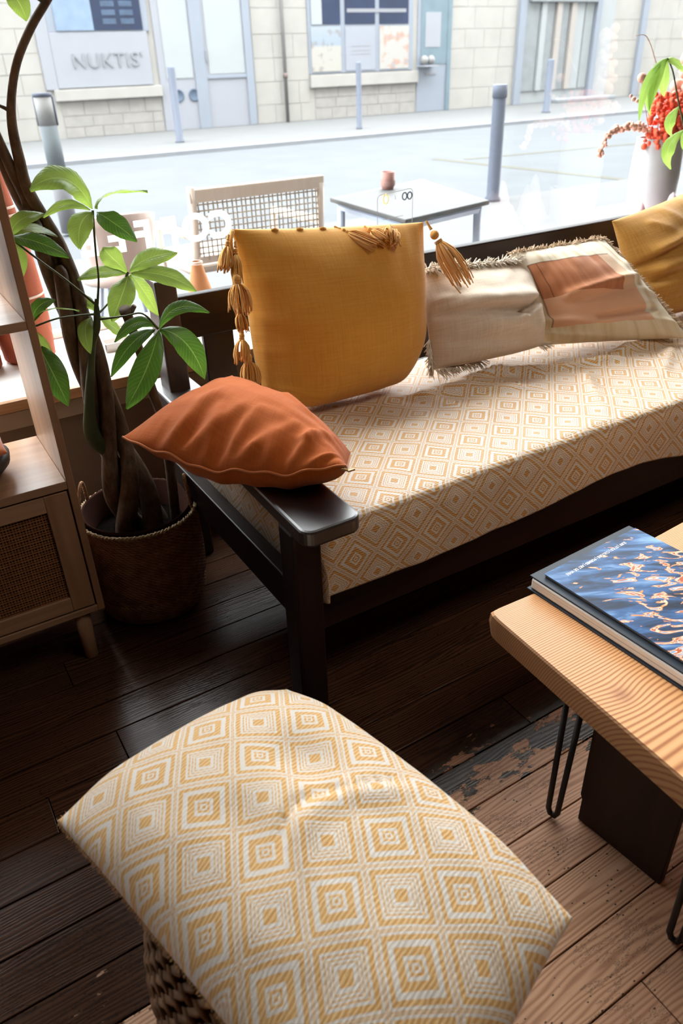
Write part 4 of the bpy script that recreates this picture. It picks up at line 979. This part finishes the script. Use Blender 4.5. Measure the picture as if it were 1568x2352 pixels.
# lettering and sticker on the glass
k = NT('white_vinyl'); t_ = k.n('BsdfTranslucent'); t_.inputs['Color'].default_value = (.95, .95, .95, 1); ms = k.n('MixShader'); ms.inputs[0].default_value = .75
k.set((.95, .95, .95, 1), .5, .3); k.l(k.b.outputs[0], ms.inputs[1]); k.l(t_.outputs[0], ms.inputs[2]); k.l(ms.outputs[0], k.out.inputs[0]); M_vin = k.m
dec = tag(empty('window_lettering', (1.1, GY-.004, .96)), 'white lettering on the shop window, seen mirrored from inside', 'lettering')
for i, ch_ in enumerate('EEFFOC'):
    cu = bpy.data.curves.new('letter', 'FONT'); cu.body = ch_; cu.size = .145; cu.extrude = .0004; cu.offset = .006; cu.align_x = 'CENTER'
    x = .745+.0+i*.1118
    M = Matrix.Translation((x, GY-.0045, .913)) @ Matrix.Diagonal((-1, 1, 1, 1)) @ Matrix.Rotation(math.pi/2, 4, 'X')
    text_mesh(cu, 'letter', M_vin, dec, M)
stk = tag(empty('window_sticker', (2.2, GY-.004, .9)), 'thin-outlined sticker with two dark rings on the window above the mustard cushion', 'sticker')
M_ink = plain('grey_ink', srgb(120, 116, 116), .6); M_dkink = plain('dark_ink', srgb(52, 60, 74), .6); M_yel = plain('pale_yellow_ink', srgb(240, 224, 160), .6)
yg = GY-.006
def zl(x, z): return z+.0*(x)
out = []
for cx, cz, a0 in ((2.125, .973, 180), (2.29, .985, 90)):
    for i in range(7):
        a = math.radians(a0-90*i/6); out.append((cx+.02*math.cos(a), yg, cz+.02*math.sin(a)))
loop = [(2.105, yg, .80)]+out+[(2.31, yg, .80)]
MB().tube(loop, .0013, 5).build('outline', M_ink, stk)
MB().tube([(2.105, yg, .80), (2.31, yg, .80)], .0013, 5).tube([(2.135, yg, .882), (2.255, yg, .888)], .0012, 5).tube([(2.208, yg, .965), (2.206, yg, .985)], .0012, 5).build('inner_line', M_ink, stk)
for x in (2.262, 2.292): MB().tube([(x+.013*math.cos(t_), yg, .974+.016*math.sin(t_)) for t_ in [2*math.pi*i/18 for i in range(19)]], .0033, 5, False).build('ring', M_dkink, stk)
MB().tube([(2.152+.015*math.cos(t_), yg, .972+.02*math.sin(t_)) for t_ in [2*math.pi*i/18 for i in range(19)]], .004, 5, False).build('yellow_ring', M_yel, stk)

# ------------------------------------------------------------------ cane cabinet
M_oak = wood('pale_oak_veneer', srgb(136, 100, 74), srgb(168, 130, 98), 'Z', .45, .4, 7, .06)
M_oakx = wood('pale_oak_shelf', srgb(150, 116, 90), srgb(178, 142, 112), 'X', .26, .6, 7, .04)
cab = tag(empty('cane_cabinet', (-.2, 2.03, 0)), 'pale oak open shelf cabinet with a cane door on turned legs at left', 'cabinet')
CX0, CX1, CY0, CY1 = -.62, .287, 1.87, 2.215
bx('side_panel', M_oak, CX1-.020, CX1, CY0, CY1, .178, 1.75, cab, .002); bx('side_panel', M_oak, CX0, CX0+.02, CY0, CY1, .178, 1.75, cab, .002)
bx('bottom_panel', M_oakx, CX0+.02, CX1-.02, CY0, CY1, .178, .198, cab, .002)
bx('shelf', M_oakx, CX0+.02, CX1-.02, CY0+.001, CY1, .588, .612, cab, .002); bx('shelf', M_oakx, CX0+.02, CX1-.02, CY0+.001, CY1, 1.020, 1.042, cab, .002); bx('shelf', M_oakx, CX0+.02, CX1-.02, CY0+.001, CY1, 1.42, 1.442, cab, .002)
bx('top_panel', M_oakx, CX0, CX1, CY0, CY1, 1.75, 1.772, cab, .002)
bx('back_panel', M_oakx, CX0+.02, CX1-.02, CY1-.008, CY1, .198, .588, cab, 0)
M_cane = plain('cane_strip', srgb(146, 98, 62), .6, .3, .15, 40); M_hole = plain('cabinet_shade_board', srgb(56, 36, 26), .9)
def door(x0, x1, nm):
    d = bx(nm, M_oak, x0, x0+.052, CY0+.002, CY0+.02, .203, .583, cab, .002)
    bx('stile', M_oak, x1-.062, x1, CY0+.002, CY0+.02, .203, .583, d, .002)
    bx('rail', M_oakx, x0+.052, x1-.062, CY0+.002, CY0+.02, .203, .25, d, .002); bx('rail', M_oakx, x0+.052, x1-.062, CY0+.002, CY0+.02, .535, .583, d, .002)
    cn = MB(); y = CY0+.0095
    xa, xb, za, zb = x0+.05, x1-.06, .248, .537; p_ = .0078
    nx_ = int((xb-xa)/p_); nz_ = int((zb-za)/p_)
    for i in range(nx_):
        x = xa+p_*(i+.5); cn.box(x-.0012, x+.0012, y, y+.0012, za, zb)
        if i % 2 == 0: cn.box(x+.0012, x+.0022, y+.001, y+.002, za, zb)
    for i in range(nz_):
        z = za+p_*(i+.5); cn.box(xa, xb, y-.0008, y+.0004, z-.0012, z+.0012)
        if i % 2 == 0: cn.box(xa, xb, y+.001, y+.002, z+.0012, z+.0022)
    tag(cn.build('cane_webbing', M_cane, d, False), kind='stuff')
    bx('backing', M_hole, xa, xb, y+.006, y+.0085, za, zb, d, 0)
door(-.165, .263, 'door'); door(-.598, -.169, 'door')
for x, y in ((.222, 1.905), (-.555, 1.905), (.222, 2.175), (-.555, 2.175)):
    MB().lathe([(.017, 0), (.019, .004), (.025, .178)], x, y, 20).build('leg', M_oak, cab)
# on the shelves
k_ = tag(empty('dark_stone_bowl', (.03, 2.02, .612)), 'dark grey bowl on the white-lit cabinet shelf, under the orange pouch', 'bowl')
MB().lathe([(.05, .6125), (.085, .615), (.118, .65), (.122, .672), (.108, .675), (.06, .66)], .045, 2.03, 32).build('bowl_body', plain('dark_stoneware', srgb(66, 64, 62), .6, .3, .15), k_)
op = tag(empty('orange_pouch', (.045, 2.03, .68)), 'soft orange cloth pouch lying on the dark bowl in the cabinet', 'pouch')
pillow('pouch_body', (-.075, 1.93, .70), (.155, 1.94, .70), (.165, 2.13, .70), (-.06, 2.13, .70), .055, .028, linen('orange_cotton', srgb(206, 118, 76), srgb(224, 142, 100)), 24, .04, 2.2, .5, lambda u, v_: .004*ns(u, v_, 3, 9), None, op)
db = tag(empty('dark_box', (.05, 2.0, 1.042)), 'dark wooden box on the upper cabinet shelf', 'box')
bx('box_body', M_darkv, -.20, .135, 1.93, 2.14, 1.0425, 1.22, db, .004); bx('box_lid', M_dark, -.205, .14, 1.925, 2.145, 1.221, 1.245, db, .004)

# ------------------------------------------------------------------ coffee table
k = NT('pine_slab'); v1 = k.coord('Object')
wob = k.n('TexNoise'); k.l(k.coord('Object', (.35, 2, 2)), wob.inputs['Vector']); wob.inputs['Scale'].default_value = 2.2; wob.inputs['Detail'].default_value = 3
vm = k.n('VectorMath', operation='MULTIPLY_ADD'); k.l(wob.outputs['Color'], vm.inputs[0]); vm.inputs[1].default_value = (0, .022, .026); k.l(v1, vm.inputs[2])
# a knot pulls the rings round itself
kd = k.n('VectorMath', operation='DISTANCE'); k.l(k.coord('Object', (1, 1, 0)), kd.inputs[0]); kd.inputs[1].default_value = (1.035, .655, 0)
kn = k.math('POWER', 2.718, k.math('MULTIPLY', k.math('POWER', k.math('DIVIDE', kd.outputs['Value'], .05), 2.0), -1.0))
s = k.n('SeparateXYZ'); k.l(vm.outputs[0], s.inputs[0])
yy = k.math('SUBTRACT', s.outputs[1], .40); zz = k.math('SUBTRACT', s.outputs[2], .33)
rad = k.math('SQRT', k.math('ADD', k.math('MULTIPLY', yy, yy), k.math('MULTIPLY', zz, k.math('MULTIPLY', zz, 2.2))))
ph = k.math('ADD', k.math('MULTIPLY', k.math('POWER', rad, 1.98), 1100), k.math('MULTIPLY', kn, 9.0))
rg_ = k.math('MULTIPLY_ADD', k.math('SINE', ph), .5, .5); rg_ = k.math('POWER', rg_, 1.8)
fib = k.noise(k.coord('Object', (2, 90, 90)), 4, 4, .6)
f_ = k.math('MULTIPLY_ADD', rg_, .75, k.math('MULTIPLY', fib, .35))
col = k.ramp(f_, [(.1, srgb(236, 182, 128)), (.5, srgb(222, 160, 104)), (1, srgb(168, 102, 60))])
col = k.mix(k.math('MULTIPLY', k.math('POWER', kn, 5.0), .55), col, srgb(150, 88, 58))
ge = k.n('NewGeometry'); sn = k.n('SeparateXYZ'); k.l(ge.outputs['True Normal'], sn.inputs[0])
endg = k.math('GREATER_THAN', k.math('ABSOLUTE', sn.outputs[0]), .6)       # end grain soaks up oil and is browner
col = k.mix(endg, col, k.mix(.62, col, srgb(104, 70, 50)))
k.bump(f_, .2, .001); M_pine = k.set(col, .42, .4)
tab = tag(empty('coffee_table', (1.5, .6, 0)), 'pine slab coffee table on black hairpin legs at right', 'table')
pro = [(.992, 1.004), (1.02, 1.006), (1.2, .998), (1.5, .997), (1.75, 1.012), (2.15, 1.0), (2.15, .2), (.943, .2), (.958, .45), (.972, .74), (.983, .972), (.986, .992)]
n = len(pro); v = []
for z, ins_ in ((.362, .012), (.372, .004), (.405, .0), (.4255, .002), (.430, .006)):
    for i, (x, y) in enumerate(pro):
        cxx, cyy = 1.55, .6; dx = -1 if x < 1 else (1 if x > 2 else 0); dy = 1 if y > .95 else (-1 if y < .25 else 0)
        ex = .008 if (z < .40 and y > .95) else 0
        v.append((x-dx*ins_+(-.006 if z < .4 and x < 1 else 0), y-dy*(ins_+ex), z))
f = [tuple(range(n)), tuple(4*n+i for i in range(n))[::-1]]+[(k__*n+(i+1) % n, k__*n+i, (k__+1)*n+i, (k__+1)*n+(i+1) % n) for k__ in range(4) for i in range(n)]
new('tabletop', v, f, M_pine, tab, False)
M_iron = plain('black_iron', srgb(24, 23, 23), .45, .5, .1, 20)
def hairpin(bx_, by_, t1, t2):
    b0 = Vector((bx_, by_, .008)); t1, t2 = Vector(t1), Vector(t2)
    d = (t2-t1); d.z = 0; d.normalize()
    pts = [t1, t1.lerp(b0-d*.012+Vector((0, 0, .03)), .97), b0-d*.012+Vector((0, 0, .018)), b0-d*.006+Vector((0, 0, .003)), b0+d*.006+Vector((0, 0, .003)), b0+d*.012+Vector((0, 0, .018)), t2.lerp(b0+d*.012+Vector((0, 0, .03)), .97), t2]
    MB().tube(pts, .0068, 10).box(min(t1.x, t2.x)-.02, max(t1.x, t2.x)+.02, min(t1.y, t2.y)-.02, max(t1.y, t2.y)+.02, .358, .3635).build('hairpin_leg', M_iron, tab)
hairpin(.981, .726, (1.003, .757, .36), (1.012, .722, .36)); hairpin(.973, .383, (.993, .412, .36), (1.003, .378, .36))
hairpin(2.09, .726, (2.07, .77, .36), (2.06, .705, .36)); hairpin(2.09, .383, (2.07, .42, .36), (2.06, .35, .36))
brd = tag(MB().add([(1.028, .69, .0015), (1.05, .478, .0015), (1.072, .481, .0015), (1.05, .692, .0015), (1.028, .69, .072), (1.028, .696, .084), (1.028, .697, .3575), (1.05, .478, .3575), (1.072, .481, .3575), (1.05, .699, .3575), (1.05, .698, .084), (1.05, .692, .072)],
    [(3, 2, 1, 0), (0, 1, 7, 6, 5, 4), (1, 2, 8, 7), (2, 3, 11, 10, 9, 8), (3, 0, 4, 11), (4, 5, 10, 11), (5, 6, 9, 10), (6, 7, 8, 9)]).build('upright_board', wood('dark_brown_board', srgb(34, 23, 18), srgb(48, 33, 26), 'Z', .55, .3, 7, .08), None, False, .002),
    'dark brown board standing upright on the floor under the pine table', 'board')

# books on the table
def rotz(ang, c): return Matrix.Translation(c) @ Matrix.Rotation(ang, 4, 'Z') @ Matrix.Translation(-Vector(c))
M_cloth = plain('blue_black_bookcloth', srgb(40, 48, 58), .5, .35, .08, 50)
k = NT('page_edges'); s = k.n('SeparateXYZ'); k.l(k.coord('Object'), s.inputs[0])
lines = k.noise(k.coord('Object', (.6, .6, 260)), 1.6, 2)
M_pages = k.set(k.ramp(lines, [(.32, srgb(196, 186, 176)), (.5, srgb(250, 248, 244))]), .8, .1)
RB = rotz(math.radians(2.6), (1.126, 1.014, 0))
book = tag(empty('thick_book', (1.3, .8, .43)), 'thick blue-black hardcover book with pale page edges lying on the pine table', 'book')
x0, x1, y0, y1 = 1.126, 1.50, .50, 1.018
def bbx(name, mat, *a, par=None, bev=.0012): return MB().box(*a).xf(RB).build(name, mat, par, False, bev)
bbx('back_cover', M_cloth, x0-.002, x1, y0-.004, y1+.002, .4303, .434, par=book)
bbx('page_block', M_pages, x0+.004, x1-.008, y0+.002, y1-.004, .434, .4625, par=book, bev=.004)
bbx('front_cover', M_cloth, x0+.006, x1+.004, y0-.004, y1+.004, .4625, .4665, par=book)
bbx('spine', M_cloth, x1-.006, x1+.003, y0-.004, y1+.002, .434, .4625, par=book)
mag = tag(empty('picture_book', (1.33, .8, .4668)), 'slim book with a rippled blue and orange water cover on the thick book', 'book')
k = NT('water_cover'); v1 = k.coord('Object', rot=(0, 0, math.radians(28)))
mp = k.n('Mapping'); k.l(v1, mp.inputs[0]); mp.inputs['Scale'].default_value = (6.5, 26, 1); n1 = k.noise(mp.outputs[0], 1.0, 4, .55, .5)
blue = k.ramp(n1, [(.28, srgb(26, 28, 33)), (.42, srgb(34, 54, 84)), (.56, srgb(62, 104, 156)), (.74, srgb(150, 188, 226))])
mp2 = k.n('Mapping'); k.l(v1, mp2.inputs[0]); mp2.inputs['Scale'].default_value = (11, 30, 1); n2 = k.noise(mp2.outputs[0], 1.3, 2.5, .5, 1.3)
sp2_ = k.n('SeparateXYZ'); k.l(k.coord('Object'), sp2_.inputs[0])
g = k.math('ADD', k.math('MULTIPLY', k.math('SUBTRACT', sp2_.outputs[0], 1.18), .42), k.math('MULTIPLY', k.math('SUBTRACT', .93, sp2_.outputs[1]), .62))
lev = k.math('ADD', n2, k.math('MULTIPLY', g, 1.0))
hot = k.ramp(lev, [(0, srgb(236, 150, 92)), (.695, srgb(236, 150, 92)), (.71, srgb(240, 214, 186)), (.74, srgb(196, 92, 52)), (.775, srgb(238, 222, 200)), (.80, srgb(120, 160, 206)), (.84, srgb(240, 226, 206)), (.885, srgb(222, 130, 74)), (.92, srgb(44, 64, 98))], 'CONSTANT')
mk = k.math('GREATER_THAN', lev, .68)
M_cover = k.set(k.mix(mk, blue, hot), .4, .2, **{'Coat Weight': .0, 'Coat Roughness': .12})
M_grey = plain('grey_paper', srgb(150, 142, 138), .7, .2, .04)
bbx('pages', M_grey, x0+.030, x1-.004, y0+.01, y1-.022, .4668, .4735, par=mag)
bbx('cover', M_cover, x0+.028, x1-.004, y0+.008, y1-.020, .4735, .4745, par=mag, bev=.0003)
bbx('cover_label', plain('white_cover_panel', srgb(236, 236, 238), .4), 1.168, 1.40, .545, .600, .47455, .4748, par=mag, bev=0)
cu = bpy.data.curves.new('cover_title', 'FONT'); cu.body = 'SURF | STYLE | CULTURE | FORMES | ART DE VIVRE'; cu.size = .0115; cu.extrude = .00008; cu.offset = .00025
cu.align_x = 'CENTER'
text_mesh(cu, 'cover_title', plain('white_print', srgb(240, 240, 240), .5), mag, Matrix.Translation((1.308, .978, .4747)) @ Matrix.Rotation(math.pi+math.radians(4.2), 4, 'Z') @ Matrix.Diagonal((.88, 1, 1, 1)))

# ------------------------------------------------------------------ woven pouf and its cushion
SX, SY = .322, .70
def pr(z): return .228+.058*math.sin(math.pi*max(0, min(1, z/.42)))
pouf = tag(empty('woven_pouf', (SX, SY, 0)), 'round braided straw pouf under the diamond-patterned seat cushion', 'pouf')
M_straw = plain('braided_straw', srgb(120, 92, 70), .85, .2, .35, 26)
MB().lathe([(pr(0)-.015, .0)]+[(pr(z/100)-.007, z/100) for z in (2, 8, 14, 20, 26, 32, 37)]+[(pr(.39)-.03, .39), (.02, .39)], SX, SY, 48).build('core', plain('straw_core', srgb(54, 40, 30), .9), pouf)
mb = MB(); rows = 13; nb = 46
for i in range(rows):
    z = .015+.0285*i
    for j in range(nb):
        for sgn in (-1, 1):
            a = 2*math.pi*(j+.5*(i % 2))/nb; zz_ = z+.0142*(.5+.5*sgn); SR = pr(zz_)
            c = Vector((SX+SR*math.cos(a), SY+SR*math.sin(a), zz_)); t_ = Vector((-math.sin(a), math.cos(a), 0)); nrm = Vector((math.cos(a), math.sin(a), 0))
            ax = (t_*.72+Vector((0, 0, sgn*.62))).normalized(); b_ = nrm.cross(ax); Lh, wd = .0235, .0085
            v = []
            for q, (l_, rr_) in enumerate(((-1, .15), (-.5, .9), (.1, 1.0), (.65, .75), (1, .1))):
                for m_ in range(5):
                    an = 2*math.pi*m_/5; v.append(c+ax*Lh*l_+(nrm*math.cos(an)*.8+b_*math.sin(an))*wd*rr_)
            f = [(q*5+m_, q*5+(m_+1) % 5, (q+1)*5+(m_+1) % 5, (q+1)*5+m_) for q in range(4) for m_ in range(5)]
            mb.add(v, f)
tag(mb.build('braid', M_straw, pouf), kind='stuff')
M_seat = woven_diamonds('cushion_weave', .0925, math.radians(23.6), (.956, .954, 0))
seat = tag(empty('seat_cushion', (SX, SY, .42)), 'large cream and gold diamond-patterned cushion lying on the straw pouf in front', 'cushion')
def wse(u, v_):
    z = .006*ns(u, v_, 1.5, 51)+.0025*ns(u, v_, 5, 41)
    z -= .026*math.exp(-((u-.30)**2+(v_-.26)**2)/.05)+.012*math.exp(-((u+.35)**2+(v_-.15)**2)/.06)      # sat-in hollow
    pl = spline([(-.32, -.04), (-.16, .05), (.02, .085), (.22, .05), (.45, -.05), (.74, -.15)], 4)
    def dist(x, y): return min(math.hypot(x-p[0], y-p[1]) for p in pl)
    ends_ = sstep(-.36, -.15, u)*(1-sstep(.5, .8, u))
    z -= .013*ends_*math.exp(-(dist(u, v_)/.026)**2); z += .009*ends_*math.exp(-(dist(u-.02, v_+.08)/.062)**2)
    z += fold(u, v_, .35, .0, .55, -.08, .05, .008)
    return z
def ese(u, v_):
    c = sstep(.55, 1, abs(u))*sstep(.55, 1, abs(v_))
    return Vector((0, 0, -.035*(u*u+v_*v_)/2-.02*c))
_, ssf, _ = pillow('cover', (.178, .235, .452), (.622, .390, .46), (.492, 1.085, .44), (-.012, .975, .495), .095, .06, M_seat, 100, -.01, 2.6, .5, wse, ese, seat, uvfn=lambda p: (p.x, p.y))
mb = MB(); rz = random.Random(2)
for i in range(120):
    v_ = .98-1.9*i/119; strands(mb, rz, ssf(-1, v_), (-.8, -.2, -.3), 3, .006, .6, .0008, .8, 2)
for i in range(60):
    strands(mb, rz, ssf(-1+2*i/59, 1), (0, .8, 0), 2, .004, .6, .0006, .4, 2)
tag(mb.build('frayed_edge', linen('gold_fray', srgb(176, 130, 76), srgb(206, 164, 112), 300, .95, .2), seat), kind='stuff')
